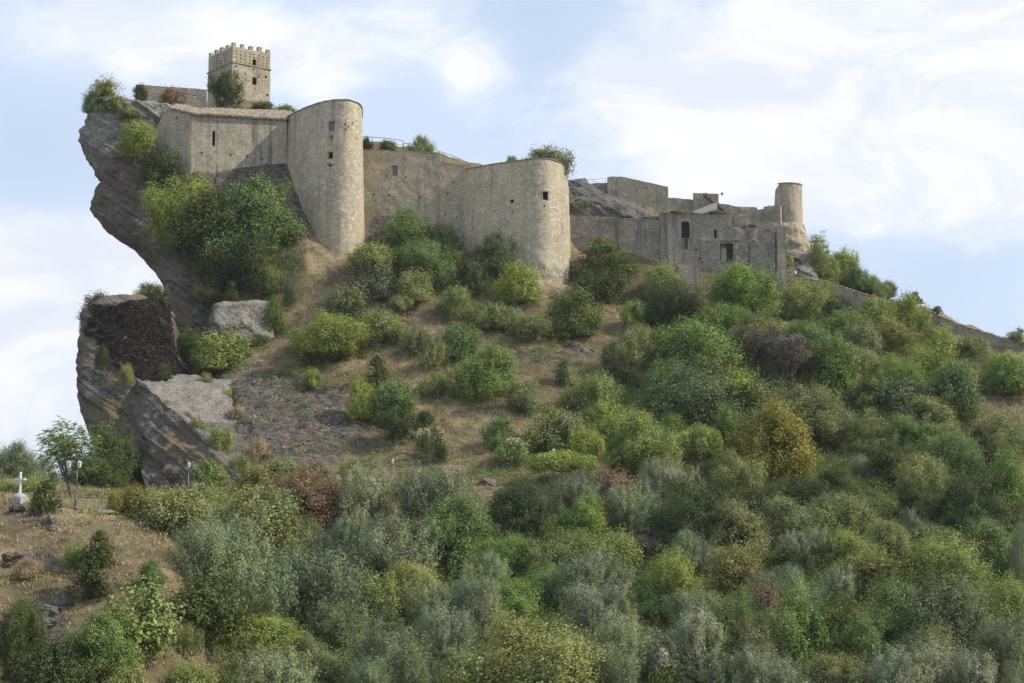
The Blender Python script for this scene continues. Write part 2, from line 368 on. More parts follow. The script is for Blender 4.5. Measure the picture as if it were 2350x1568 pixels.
def rock_material(name, light, dark, warm, strata=True, dip=0.6, cap=None):
    m, t, b, o = newmat(name); p = wpos(t)
    if strata:                               # beds dip down to the right, like the ledges of the mesh
        sxyz = N(t, 'ShaderNodeSeparateXYZ'); L(t, p, sxyz.inputs[0]); X_, Y_, Z_ = sxyz.outputs
        cb = N(t, 'ShaderNodeCombineXYZ')
        L(t, math_(t, 'ADD', math_(t, 'MULTIPLY', Z_, 2.4), math_(t, 'MULTIPLY', X_, 1.6)), cb.inputs[0])
        L(t, math_(t, 'MULTIPLY', math_(t, 'SUBTRACT', math_(t, 'MULTIPLY', X_, .82), math_(t, 'MULTIPLY', Z_, .55)), 0.30), cb.inputs[1])
        L(t, math_(t, 'MULTIPLY', Y_, 0.30), cb.inputs[2]); sp = cb.outputs[0]
    else: sp = mapping(t, p, (1, 1, 1), (0, dip, 0))
    s1 = noise(t, sp, 0.55, 6, 0.65, 0.4); s2 = noise(t, p, 0.22, 5, 0.6); s3 = noise(t, p, 3.4, 5, 0.7)
    c = mixc(t, maprange(t, math_(t, 'ADD', math_(t, 'MULTIPLY', s1, 0.7), math_(t, 'MULTIPLY', s3, 0.5)), 0.42, 0.80), dark, light)
    c = mixc(t, maprange(t, s2, 0.44, 0.62, 0, 0.75), c, warm)
    c = mixc(t, maprange(t, s1, 0.30, 0.42, 0.6, 0), c, tuple(q * 0.4 for q in dark))
    vo = N(t, 'ShaderNodeTexVoronoi', feature='DISTANCE_TO_EDGE'); vo.inputs['Scale'].default_value = 0.45; L(t, mapping(t, p, (1, 1, 2.6), (0, dip, 0.3)), vo.inputs['Vector'])
    c = mixc(t, maprange(t, vo.outputs[0], 0.0, 0.03, 0.25, 0), c, tuple(q * 0.3 for q in dark))
    if cap:                                  # bare pale limestone crown of the cliff
        sz = N(t, 'ShaderNodeSeparateXYZ'); L(t, p, sz.inputs[0])
        zz = math_(t, 'ADD', sz.outputs[2], math_(t, 'MULTIPLY', s2, 16.0))
        c = mixc(t, maprange(t, zz, cap[0], cap[0] + 3.5, 0, 0.85), c, mixc(t, maprange(t, s3, 0.35, 0.65), (0.17, 0.16, 0.15), (0.36, 0.34, 0.31)))
    L(t, c, b.inputs['Base Color'])
    h = math_(t, 'ADD', math_(t, 'MULTIPLY', s1, 1.0), math_(t, 'ADD', math_(t, 'MULTIPLY', s3, 0.5), math_(t, 'MULTIPLY', maprange(t, vo.outputs[0], 0, 0.08), 0.25)))
    bump(t, b, h, 0.9, 0.45)
    return m
CLIFF = rock_material('cliff_rock', (0.205, 0.182, 0.15), (0.062, 0.054, 0.046), (0.175, 0.128, 0.076), cap=(64.5,))
BROWNROCK = rock_material('brown_rock', (0.20, 0.178, 0.16), (0.062, 0.053, 0.048), (0.13, 0.11, 0.095), False)
def speckled(name, light, dark, pit):
    m, t, b, o = newmat(name); p = wpos(t)
    s1 = noise(t, p, 0.5, 6, 0.7); s2 = noise(t, p, 2.6, 7, 0.75); s3 = noise(t, mapping(t, p, (1, 1, 1.6), (0, .5, 0)), 1.1, 6, 0.7)
    c = mixc(t, maprange(t, math_(t, 'ADD', math_(t, 'MULTIPLY', s1, .5), math_(t, 'MULTIPLY', s2, .5)), 0.38, 0.62), dark, light)
    c = mixc(t, maprange(t, s2, 0.48, 0.58, 0, 0.85), c, pit)
    c = mixc(t, maprange(t, s3, 0.56, 0.66, 0, 0.7), c, tuple(q * 1.3 for q in pit))
    L(t, c, b.inputs['Base Color']); bump(t, b, math_(t, 'SUBTRACT', s3, s2), 1.0, 0.30); return m
SLAB = speckled('slab_rock', (0.39, 0.355, 0.31), (0.215, 0.195, 0.168), (0.10, 0.09, 0.078))
GREYROCK = rock_material('grey_rock', (0.215, 0.205, 0.19), (0.058, 0.056, 0.055), (0.16, 0.145, 0.12))

m, t, b, o = newmat('hill_ground'); p = wpos(t)
at = N(t, 'ShaderNodeAttribute'); at.attribute_name = 'bedrock'; rk = at.outputs['Fac']
at2 = N(t, 'ShaderNodeAttribute'); at2.attribute_name = 'turf'; tf = at2.outputs['Fac']
n1 = noise(t, p, 0.5, 6, 0.65); n2 = noise(t, p, 3.0, 5, 0.7); n3 = noise(t, p, 0.12, 3, 0.5); n4 = noise(t, p, 9.0, 3, 0.7)
soil = mixc(t, maprange(t, n2, 0.35, 0.7), (0.14, 0.100, 0.062), (0.29, 0.215, 0.14))
dry = mixc(t, maprange(t, n4, 0.3, 0.7), (0.28, 0.205, 0.125), (0.50, 0.38, 0.24))
grn = mixc(t, maprange(t, n4, 0.3, 0.7), (0.085, 0.072, 0.035), (0.17, 0.145, 0.075))
c = mixc(t, maprange(t, math_(t, 'ADD', math_(t, 'MULTIPLY', n1, 0.6), math_(t, 'MULTIPLY', tf, 0.5)), 0.42, 0.68), soil, dry)
c = mixc(t, maprange(t, math_(t, 'ADD', n3, math_(t, 'MULTIPLY', n1, 0.4)), 0.50, 0.74, 0, 0.75), c, grn)
rn = noise(t, mapping(t, p, (0.9, 0.9, 1.6), (0.2, 0.45, 0)), 1.3, 8, 0.74)
rockc = mixc(t, maprange(t, rn, 0.36, 0.68), (0.050, 0.041, 0.036), (0.205, 0.175, 0.152))
rockc = mixc(t, maprange(t, n2, 0.60, 0.72, 0, 0.6), rockc, (0.34, 0.32, 0.29))
c = mixc(t, maprange(t, math_(t, 'ADD', rk, math_(t, 'MULTIPLY', n1, 0.35)), 0.42, 0.72), c, rockc)
L(t, c, b.inputs['Base Color'])
bump(t, b, math_(t, 'ADD', math_(t, 'MULTIPLY', rn, 0.7), n2), 1.0, 0.35)
me.materials.append(m); gnd = link('ground', me); tag(gnd, kind='structure')

# ---------------------------------------------------------------- cliffs
def strata(x, y, z, amp):
    d = z * 0.82 + x * 0.55
    a = fbm(x / 5.5, y / 5.5, z / 5.5, 4) * 1.0
    l = np.abs(vnoise(d / 2.6, x / 14, y / 9)) * 1.2 + np.abs(vnoise(d / 1.2, x / 12, y / 9)) * 0.7 + np.abs(vnoise(d / 0.5, x / 8, y / 8)) * 0.3
    f = fbm(x / 0.9, y / 0.9, z / 0.9, 3) * 0.22
    return (a + 0.75 - l + f) * amp
def loft(name, secs, na, nv, power, amp, mat, parent=None, cap=True):
    """closed rock body from plan sections (V, U left, U right, distance, half depth)"""
    secs = np.array(secs, float); V = np.linspace(secs[0, 0], secs[-1, 0], nv)
    UL, UR, YM, AY = [np.interp(V, secs[:, 0], secs[:, k]) for k in (1, 2, 3, 4)]
    rows = []
    th = np.linspace(0, 2 * math.pi, na, endpoint=False)
    cc = np.sign(np.cos(th)) * np.abs(np.cos(th)) ** (2 / power); ss = np.sign(np.sin(th)) * np.abs(np.sin(th)) ** (2 / power)
    for i in range(nv):
        a = P(UL[i], V[i], YM[i]); c = P(UR[i], V[i], YM[i])
        cx = (a.x + c.x) / 2; ax = (c.x - a.x) / 2
        x = cx + ax * cc; y = YM[i] + AY[i] * ss; z = np.full(na, a.z)
        rows.append(np.stack([x, y, z], -1))
    R = np.array(rows); x, y, z = R[..., 0], R[..., 1], R[..., 2]
    dx = np.roll(R, -1, 1) - np.roll(R, 1, 1); nxn = dx[..., 1]; nyn = -dx[..., 0]; ln = np.hypot(nxn, nyn) + 1e-6
    d = strata(x, y, z, amp)
    R[..., 0] += nxn / ln * d; R[..., 1] += nyn / ln * d; R[..., 2] += fbm(x / 2, y / 2, z / 2, 2) * 0.3 * amp
    v = R.reshape(-1, 3); f = []
    for i in range(nv - 1):
        for k in range(na):
            k2 = (k + 1) % na; f.append((i * na + k2, i * na + k, (i + 1) * na + k, (i + 1) * na + k2))
    v = list(map(tuple, v))
    for (i, flip) in ((0, False), (nv - 1, True)):
        r = R[i]; c = r.mean(0); prev = [i * na + k for k in range(na)]
        for s in (0.8, 0.55, 0.3):
            q = c + (r - c) * s; q[:, 2] += fbm(q[:, 0] / 2.5, q[:, 1] / 2.5, 3.3, 3) * 0.6 * amp + (0.5 * amp if not flip else -0.5 * amp)
            st = len(v); v += list(map(tuple, q)); cur = list(range(st, st + na))
            for k in range(na):
                k2 = (k + 1) % na
                f.append((prev[k], prev[k2], cur[k2], cur[k]) if not flip else (prev[k2], prev[k], cur[k], cur[k2]))
            prev = cur
        f.append(tuple(prev) if not flip else tuple(reversed(prev)))
    me = mesh(name, v, f, [mat], False)
    return me
K = [(246,214,380,253.6,4.5),(256,203,420,254.6,6),(285,188,440,255.6,7),(312,186,450,256.1,7.5),(335,193,460,256.1,8),(370,208,470,256.1,8),(398,222,500,256.1,8),(424,238,640,254.9,8.2),(438,228,680,254.4,8),(470,220,690,254.4,8.5),(492,226,690,254.4,9),(520,244,690,253.9,10),(560,290,690,252.4,11),(600,340,670,250.9,12),(640,382,620,248.4,12),(680,384,575,246.4,11.5),(740,385,545,244.9,10.5),(800,393,530,242.9,9.5),(855,424,520,240.4,8),(900,440,520,239.4,7.5),(960,450,520,238.4,7)]
cl = link('cliff', loft('cliff', K, 240, 230, 2.4, 0.85, CLIFF)); tag(cl, kind='structure')
Lb = [(696,228,372,224,7),(715,218,384,224,9),(760,212,392,224,10.5),(810,210,398,223,11),(860,210,424,222,12),(930,216,440,220,13),(990,228,440,218,12.5),(1035,248,450,216,12),(1062,275,460,214,10),(1085,310,470,212,8)]
cl2 = link('cliff', loft('cliff', Lb, 220, 150, 3.0, 0.62, CLIFF)); tag(cl2, kind='structure')

rowsM = [
 [(335,856,216),(430,860,217),(530,872,216),(570,960,207),(600,1050,197)],
 [(303,862,209.5),(362,909,203.5),(420,962,198),(482,1020,193),(548,1096,186.6)],
 [(285,915,208.5),(350,962,201.5),(416,1002,196.3),(478,1045,191.8),(549,1098,186.4)],
 [(292,985,205),(352,1022,198.5),(412,1055,194),(475,1078,190.4),(550,1102,186.3)],
 [(322,1062,198),(372,1084,194),(416,1102,191),(476,1106,188.8),(551,1106,186.3)],
 [(345,1140,191),(385,1146,189.6),(425,1144,188.6),(482,1124,187.6),(552,1110,186.4)],
 [(350,1150,200),(390,1150,200),(430,1150,200),(490,1140,200),(560,1130,200)]]
def patch(rows, nr, nc, amp, seed):
    A = np.array([[tuple(P(*q)) for q in r] for r in rows]); h, w = A.shape[:2]
    ru = np.linspace(0, h - 1, nr); cu_ = np.linspace(0, w - 1, nc)
    B = np.array([[[np.interp(c, range(w), A[i, :, k]) for k in range(3)] for c in cu_] for i in range(h)])
    Cc = np.array([[[np.interp(r, range(h), B[:, j, k]) for k in range(3)] for j in range(nc)] for r in ru])
    dr = np.gradient(Cc, axis=0); dc = np.gradient(Cc, axis=1); n = np.cross(dr, dc); n /= np.linalg.norm(n, axis=2, keepdims=True) + 1e-9
    n = np.where(n[..., 1:2] > 0, -n, n)
    return Cc, n
Cm, nm = patch(rowsM, 150, 150, 0.5, 1)
d = strata(Cm[..., 0] + 40, Cm[..., 1], Cm[..., 2], 0.55)
rr = np.linspace(0, 6, 150)[:, None]
d = d * (0.35 + 1.0 * sstep(1.0, 1.6, rr)) + fbm(Cm[..., 0] / 2.2, Cm[..., 1] / 2.2, Cm[..., 2] / 2.2, 3) * .42
Cm = Cm + nm * d[..., None]
idm = np.arange(150 * 150).reshape(150, 150)
fm = np.stack([idm[:-1, :-1], idm[:-1, 1:], idm[1:, 1:], idm[1:, :-1]], -1).reshape(-1, 4)
mem = mesh('cliff', Cm.reshape(-1, 3), fm, [CLIFF, SLAB, BROWNROCK])
mi = np.zeros((149, 149), np.int32); mi[:25, :78] = 1; mi[:25, 78:] = 2; _c = Cm[:-1, :-1]; _u = Uof(_c[..., 0], _c[..., 1], _c[..., 2]); _v = Vof(_c[..., 0], _c[..., 1], _c[..., 2])
mi[:25] = np.where((_u < 545) & (_v < 968), 1, 2)[:25]
mem.polygons.foreach_set('material_index', mi.ravel())
cl3 = link('cliff', mem); tag(cl3, kind='structure')

def boulder(name, U, Vb, w, dpt, h, mat, rz, lab, amp=0.16, lean=(0, 0), Y=None, power=5, grp=None, cat='boulder', sink=0.5, n=26):
    p = P(U, Vb, Y) if Y else hit(U, Vb)
    if p is None: return None
    r = root(name, p, lab, cat, grp)
    v = []; f = []
    g = np.linspace(-1, 1, n)
    faces_ = []
    for ax in range(3):
        for s in (-1, 1):
            st = len(v)
            for a in g:
                for c in g:
                    q = [0, 0, 0]; q[ax] = s; q[(ax + 1) % 3] = a; q[(ax + 2) % 3] = c
                    v.append(q)
            for i in range(n - 1):
                for j in range(n - 1):
                    k = st + i * n + j
                    f.append((k, k + n, k + n + 1, k + 1) if s > 0 else (k, k + 1, k + n + 1, k + n))
    v = np.array(v, float); ln = (np.abs(v) ** power).sum(1) ** (1 / power); v = v / ln[:, None]
    nrm = v / np.linalg.norm(v, axis=1, keepdims=True)
    sc = np.array([w / 2, dpt / 2, (h + sink) / 2])
    q = v * sc; o = np.array(p) * 0.37
    q = q + nrm * (fbm((q[:, 0] + o[0]) / (w * .35), (q[:, 1] + o[1]) / (w * .35), q[:, 2] / (w * .25), 4) * amp * w * 0.4)[:, None]
    q[:, 0] += q[:, 2] * lean[0]; q[:, 1] += q[:, 2] * lean[1]
    c, s = math.cos(rz), math.sin(rz)
    q = np.stack([q[:, 0] * c - q[:, 1] * s, q[:, 0] * s + q[:, 1] * c, q[:, 2] + h / 2 - sink / 2], -1)
    me = mesh('stone', q, f, [mat]); link('stone', me, r)
    return r
boulder('boulder', 556, 786, 8.6, 5.0, 6.1, SLAB, math.radians(20), 'huge pale square edged boulder perched on the slope beside the cliff', 0.15, (0, 0.30), Y=228, power=7, n=70)
# ---------------------------------------------------------------- castle
PALE = masonry('pale_masonry', (0.45, 0.395, 0.295), (0.285, 0.245, 0.18), stain=0.40, streak=0.35, plaster=0.35)
TOWER = masonry('tower_render', (0.50, 0.44, 0.335), (0.345, 0.295, 0.215), stain=0.22, streak=0.42, plaster=0.75, stone=2.2)
GREY = masonry('grey_masonry', (0.35, 0.31, 0.25), (0.21, 0.183, 0.145), stain=0.50, streak=0.65, plaster=0.2)
DARKW = masonry('stained_masonry', (0.345, 0.31, 0.255), (0.18, 0.162, 0.132), stain=0.65, streak=0.95, plaster=0.2)
FRONT = masonry('curtain_render', (0.44, 0.39, 0.30), (0.27, 0.235, 0.18), stain=0.50, streak=0.85, plaster=0.75)
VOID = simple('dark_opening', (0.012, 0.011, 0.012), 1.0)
SHUT = simple('grey_shutter', (0.17, 0.17, 0.19), 0.6)
TILE = simple('roof_tile', (0.26, 0.215, 0.165), 0.9, var=0.6, scale=2.6)
IRON = simple('weathered_iron', (0.13, 0.115, 0.12), 0.6, 0.3)
LEDGE = simple('mossy_coping', (0.24, 0.20, 0.10), 0.95, var=0.5, scale=3.0)

def wall_mesh(pts, zt, zb, thick, step=0.35, rstep=0.45, amp=0.05, ragged=0.0, batter=0.0, smooth_path=False, closed_back=False):
    """pts: plan (x, y) polyline seen left to right; zt/zb: top and bottom per point; returns verts, faces, path data"""
    p = np.array(pts, float); zt = np.array(zt, float); zb = np.array(zb, float) * np.ones(len(p))
    if smooth_path:
        n = len(p); out = []; ozt = []; ozb = []
        for i in range(n - 1):
            p0, p1, p2, p3 = p[max(i - 1, 0)], p[i], p[i + 1], p[min(i + 2, n - 1)]
            for s in np.linspace(0, 1, 9)[:-1]:
                out.append(0.5 * ((2 * p1) + (-p0 + p2) * s + (2 * p0 - 5 * p1 + 4 * p2 - p3) * s * s + (-p0 + 3 * p1 - 3 * p2 + p3) * s ** 3))
                ozt.append(zt[i] * (1 - s) + zt[i + 1] * s); ozb.append(zb[i] * (1 - s) + zb[i + 1] * s)
        out.append(p[-1]); ozt.append(zt[-1]); ozb.append(zb[-1]); p = np.array(out); zt = np.array(ozt); zb = np.array(ozb)
    seg = np.hypot(*np.diff(p, axis=0).T); cum = np.concatenate([[0], np.cumsum(seg)])
    ss = []
    for i in range(len(seg)):
        k = max(1, int(round(seg[i] / step))); ss += list(cum[i] + seg[i] * np.arange(k) / k)
    ss.append(cum[-1]); ss = np.array(ss)
    x = np.interp(ss, cum, p[:, 0]); y = np.interp(ss, cum, p[:, 1])
    # steps in the top line: two points at the same place
    T = np.interp(ss, cum, zt); B = np.interp(ss, cum, zb)
    tx = np.gradient(x); ty = np.gradient(y); l = np.hypot(tx, ty) + 1e-9; nxx, nyy = ty / l, -tx / l
    T = T + (fbm(x * 2.1 + 3, y * 2.1, 1.7, 3) * ragged if ragged else 0)
    nc = len(ss); nr = max(3, int(round((T - B).max() / rstep)) + 1); r = np.linspace(0, 1, nr)[:, None]
    Z = B[None] * (1 - r) + T[None] * r
    off = amp * fbm(x[None] / 1.3 + 9, y[None] / 1.3, Z / 1.3, 3) + batter * (1 - r)
    fr = np.stack([x[None] + nxx[None] * off, y[None] + nyy[None] * off, Z], -1)
    bk = np.stack([np.broadcast_to(x - nxx * thick, Z.shape), np.broadcast_to(y - nyy * thick, Z.shape), Z], -1)
    v = np.concatenate([fr.reshape(-1, 3), bk.reshape(-1, 3)]); n0 = nr * nc
    f = []
    for i in range(nr - 1):
        for j in range(nc - 1):
            a = i * nc + j; f.append((a, a + 1, a + nc + 1, a + nc)); a += n0; f.append((a + 1, a, a + nc, a + nc + 1))
    for j in range(nc - 1):
        a = (nr - 1) * nc + j; f.append((a, a + 1, a + 1 + n0, a + n0)); a = j; f.append((a + 1, a, a + n0, a + 1 + n0))
    for i in range(nr - 1):
        a = i * nc; f.append((a + nc, a, a + n0) if 0 else (a, a + nc, a + nc + n0, a + n0)); a = i * nc + nc - 1; f.append((a + nc, a, a + n0, a + nc + n0))
    return v, f, dict(x=x, y=y, nx=nxx, ny=nyy, T=T, B=B, batter=batter)
def on_wall(D, U, V):
    """point on the wall face seen at (U, V), with the outward normal"""
    best = None
    x, y = D['x'], D['y']
    us = Uof(x, y, (D['T'] + D['B']) / 2)
    for i in range(len(x) - 1):
        if (us[i] - U) * (us[i + 1] - U) <= 0 and abs(us[i] - us[i + 1]) > 1e-6:
            t = (U - us[i]) / (us[i + 1] - us[i]); Y = y[i] * (1 - t) + y[i + 1] * t
            if best is None or Y < best[0]:
                best = (Y, x[i] * (1 - t) + x[i + 1] * t, D['nx'][i], D['ny'][i], D['T'][i], D['B'][i])
    Y, X, a, b, T, B = best; z = P(U, V, Y).z; o = D['batter'] * (T - z) / max(1, T - B)
    return Vector((X + a * o, Y + b * o, z)), Vector((a, b, 0)).normalized()
def fix_normals(me):
    b = bmesh.new(); b.from_mesh(me); bmesh.ops.remove_doubles(b, verts=b.verts, dist=1e-5); bmesh.ops.recalc_face_normals(b, faces=b.faces); b.to_mesh(me); b.free(); me.update()
def cut(o, cut_mb):
    me = bpy.data.meshes.new('c'); me.from_pydata([tuple(map(float, v)) for v in cut_mb.v], [], cut_mb.f); me.update()
    c = bpy.data.objects.new('c', me); COL.objects.link(c); c.location = o.parent.location if o.parent else (0, 0, 0)
    me.transform(Matrix.Translation(-Vector(c.location)))
    fix_normals(me); fix_normals(o.data)
    bpy.context.view_layer.update()
    n0 = len(o.data.vertices)
    for solver, slf in (('MANIFOLD', False), ('EXACT', True), ('EXACT', False)):
        md = o.modifiers.new('b', 'BOOLEAN'); md.operation = 'DIFFERENCE'; md.object = c; md.solver = solver
        if solver == 'EXACT': md.use_self = slf
        dg = bpy.context.evaluated_depsgraph_get(); ev = o.evaluated_get(dg); nm_ = bpy.data.meshes.new_from_object(ev); o.modifiers.clear()
        if len(nm_.vertices) > n0 * 0.97 and len(nm_.vertices) != n0: o.data = nm_; break
        print('boolean', o.name, solver, n0, len(nm_.vertices))
    bpy.data.objects.remove(c)
    return o
PX = 0.0695                                  # metres per frame unit at the castle
def windows(r, o, D, big, small, depth=0.9):
    """big: (U, V, w, h, material) openings with a panel, small: putlog holes (U, V, size)"""
    mb = MB()
    for (U, V, s) in small:
        q, n = on_wall(D, U, V); ax = Vector((-n.y, n.x, 0)); mb.box(q, (s * PX, 1.1, s * PX * 1.05), ax, n)
    for (U, V, w, h, mt) in big:
        q, n = on_wall(D, U, V); ax = Vector((-n.y, n.x, 0)); mb.box(q, (w * PX, depth * 2, h * PX), ax, n)
    if mb.v: cut(o, mb)
    for (U, V, w, h, mt) in big:
        if mt is None: continue
        q, n = on_wall(D, U, V); ax = Vector((-n.y, n.x, 0)); k = MB()
        d0 = 0.22 if mt is SHUT else 0.5
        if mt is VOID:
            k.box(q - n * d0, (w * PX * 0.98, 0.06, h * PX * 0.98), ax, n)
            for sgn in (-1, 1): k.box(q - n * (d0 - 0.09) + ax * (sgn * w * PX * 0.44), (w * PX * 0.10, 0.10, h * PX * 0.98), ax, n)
        else:
            k.box(q - n * d0, (w * PX * 0.98, 0.06, h * PX * 0.98), ax, n)
            for sgn in (-1, 0, 1): k.box(q - n * (d0 - 0.06) + ax * (sgn * w * PX * 0.44), (w * PX * 0.09, 0.05, h * PX * 0.96), ax, n)
            for sgn in (-1, 1): k.box(q - n * (d0 - 0.07) + Vector((0, 0, sgn * h * PX * 0.44)), (w * PX * 0.8, 0.04, h * PX * 0.07), ax, n)
        wd = k.build('window', mt, r)
        if w >= 11 or mt is SHUT:
            fr_ = MB(); W_, Hh_ = w * PX, h * PX
            for sgn in (-1, 1):
                fr_.box(q + n * 0.012 + ax * (sgn * (W_ / 2 + 0.07)), (0.15, 0.12, Hh_ + random.uniform(.0, .1)), ax, n)
            fr_.box(q + n * 0.016 + Vector((0, 0, Hh_ / 2 + 0.10)), (W_ + 0.55, 0.13, 0.19), ax, n); part('frame', fr_.v, fr_.f, PALE, r)
        s = MB(); s.box(q + n * 0.02 - Vector((0, 0, h * PX * 0.5 + 0.09)), (w * PX * 1.35, 0.22, 0.15), ax, n)
        if h >= 10: sl_ = s.build('sill', PALE, wd); sl_.location = (0, 0, 0); sl_.data.transform(Matrix.Identity(4))
def wall_thing(name, pix, zb, thick, mat, label, cat, big=(), small=(), zconst=None, smooth=False, **kw):
    """pix: (U, Vtop, Y) left to right"""
    pts = [XY(U, Y, V + 90 if V > 0 else (400 if pix[0][0] < 900 else 480)) for (U, V, Y) in pix]
    zt = [P(*q).z for q in pix] if zconst is None else [zconst] * len(pix)
    mid = len(pts) // 2
    zb_ = [z if not isinstance(z, tuple) else P(*z).z for z in (zb if isinstance(zb, list) else [zb] * len(pts))]
    r = root(name, (pts[mid][0], pts[mid][1], min(zb_)), label, cat)
    v, f, D = wall_mesh(pts, zt, zb_, thick, smooth_path=smooth, **kw)
    o = part('wall', v, f, mat, r)
    windows(r, o, D, big, small)
    return r, o, D
def coping(r, D, name='coping', mat=None, over=0.16, tile=0.30, h=0.13, i0=0, smax=1e9, thick=1.0):
    x, y, nx_, ny_, T = [D[k] for k in ('x', 'y', 'nx', 'ny', 'T')]
    cum = np.concatenate([[0], np.cumsum(np.hypot(np.diff(x), np.diff(y)))]); mb = MB(); s = 0.15
    while s < min(smax, cum[-1] - 0.1):
        px_, py_, a, b, z = [float(np.interp(s, cum, q)) for q in (x, y, nx_, ny_, T)]
        n = Vector((a, b, 0)).normalized(); t_ = Vector((-n.y, n.x, 0)); c = Vector((px_, py_, z))
        j = random.uniform(-.03, .03)
        v = []; K_ = 5
        for e, (dd, zz) in enumerate(((over + j, 0.01 + j), (-thick * 0.8, 0.22))):
            for k in range(K_ + 1):
                an = math.pi * k / K_
                v.append(c + n * dd + t_ * (math.cos(an) * tile * 0.48) + Vector((0, 0, zz + math.sin(an) * h)))
        f = [(k, k + 1, K_ + 2 + k, K_ + 1 + k) for k in range(K_)] + [tuple(range(K_, -1, -1)), tuple(range(K_ + 1, 2 * K_ + 2)), (0, K_ + 1, 2 * K_ + 1, K_)]
        mb.add(v, f); s += tile * random.uniform(0.95, 1.08)
    return mb.build(name, mat or TILE, r)

# --- keep
ztk = P(533, 106, 262).z; zbk = P(533, 290, 262).z; zc = P(533, 143, 262).z
kn = Vector((*XY(533, 262, 170), 0)); a1_ = math.radians(39)
rv = Vector((math.cos(a1_), math.sin(a1_), 0)); lv = Vector((-math.sin(a1_), math.cos(a1_), 0))
RW, LW = 7.4, 8.7
A_ = kn + lv * LW; B_ = kn; C_ = kn + rv * RW; D_ = kn + rv * RW + lv * LW
r = root('keep_tower', (kn.x, kn.y, zbk), 'tall square stone keep with battlements, highest part of the castle', 'tower')
def keep_ring(z0, z1, grow, name, mat, cutters=None, amp=0.05):
    pts = [A_ + (lv - rv) * grow, B_ - (lv + rv) * grow, C_ + (rv - lv) * grow, D_ + (rv + lv) * grow, A_ + (lv - rv) * grow + rv * 0.03]
    v, f, D = wall_mesh([(q.x, q.y) for q in pts], [z1] * 5, [z0] * 5, 0.9, step=0.3, rstep=0.35, amp=amp)
    o = part(name, v, f, mat, r)
    if cutters: cut(o, cutters)
    return o, D
cm = MB(); pan = []
def kcut(face, s, z, w, h, d=0.7):
    ax, n, o0 = (rv, -lv, B_) if face else (-lv, -rv, B_)
    cm.box(o0 + (rv if face else lv) * s + Vector((0, 0, z)), (w, d * 2, h), rv if face else lv, lv if face else rv)
H1 = ztk - zc
for face in (0, 1):
    for j in range(4):
        for i in range(8):
            s = 0.75 + i * (0.86 if face else 0.82) + random.uniform(-.05, .05)
            if face == 1 and i in (4,) and j < 2: continue
            if face == 0 and i in (4,) and j < 2: continue
            kcut(face, s, zc + 0.42 + j * (H1 - 0.55) / 4 + random.uniform(-.04, .04), 0.25, 0.22, 0.45)
ko = MB()
cut_lo = MB()
up, _ = keep_ring(zc, ztk, 0.0, 'wall', PALE)
c1 = cm
for face, s, z, w, h in ((1, 4.25, zc + 0.75, 0.72, 1.05), (0, 4.05, zc + 0.75, 0.60, 1.0)):
    kcut(face, s, z, w, h, 0.6)
    n = (lv if face else rv); ax = rv if face else lv
    k = MB(); k.box(B_ + ax * s + n * 0.42 + Vector((0, 0, z)), (w, 0.06, h), ax, n); k.box(B_ + ax * s + n * 0.36 + Vector((0, 0, z)), (w * 0.08, 0.06, h), ax, n); k.build('window', VOID, r)
cut(up, cm)
cm = MB()
for face, s, dz, w in ((1, 1.0, -1.35, .26), (1, 2.55, -1.55, .3), (1, 5.1, -1.7, .28), (1, 4.1, -0.5, .2), (1, 6.6, -1.4, .4), (1, 6.9, -4.6, .42), (1, 4.4, -3.9, .22), (0, 0.5, -1.2, .3), (0, 3.9, -0.9, .2), (0, 6.4, -1.9, .35), (0, 1.6, -1.9, .2), (1, 0.6, -0.65, .36)):
    kcut(face, s, zc + dz, w, w * 1.1, 0.5)
kcut(1, 4.35, zc - 2.55, 0.85, 1.3, 0.6)
lo, _ = keep_ring(zbk - 3, zc - 0.002, 0.06, 'wall', PALE, cm, 0.07)
k = MB(); k.box(B_ + rv * 4.35 + lv * 0.36 + Vector((0, 0, zc - 2.55)), (0.85, 0.06, 1.3), rv, lv); k.box(B_ + rv * 4.35 + lv * 0.30 + Vector((0, 0, zc - 2.55)), (0.06, 0.06, 1.3), rv, lv); k.build('window', VOID, r)
k = MB(); g_ = 0.20
for (c, ax, ln) in ((B_ + rv * RW / 2 - lv * 0.10, rv, RW + 0.4), (B_ + lv * LW / 2 - rv * 0.10, lv, LW + 0.38), (C_ + lv * LW / 2 + rv * 0.10, lv, LW + 0.38), (A_ + rv * RW / 2 + lv * 0.10, rv, RW + 0.4)):
    k.box(c + Vector((0, 0, zc + 0.004)), (ln, g_, 0.17), ax, Vector((-ax.y, ax.x, 0)))
k.build('string_course', LEDGE, r)
def merlon(c):
    k = MB(); w = 0.66 * random.uniform(.88, 1.08); z = ztk - 0.05; h = 0.66 * random.uniform(.82, 1.15); c = c + rv * random.uniform(-.05, .05)
    k.box(c + Vector((0, 0, z + h / 2)), (w, w, h), rv, lv)
    k.box(c + Vector((0, 0, z + h + 0.06)), (w * 1.12, w * 1.12, 0.12), rv, lv)
    k.box(c + Vector((0, 0, z + h + 0.20)), (w * 1.1, w * 1.1, 0.17), rv, lv, taper=0.55)
    k.build('merlon', PALE, r)
off_ = 0.36
for i in range(5):
    merlon(B_ + rv * (off_ + i * (RW - 2 * off_) / 4) + lv * off_)
    merlon(A_ + rv * (off_ + i * (RW - 2 * off_) / 4) - lv * off_)
for i in range(1, 4):
    merlon(B_ + lv * (off_ + i * (LW - 2 * off_) / 4) + rv * off_)
    merlon(C_ + lv * (off_ + i * (LW - 2 * off_) / 4) - rv * off_)

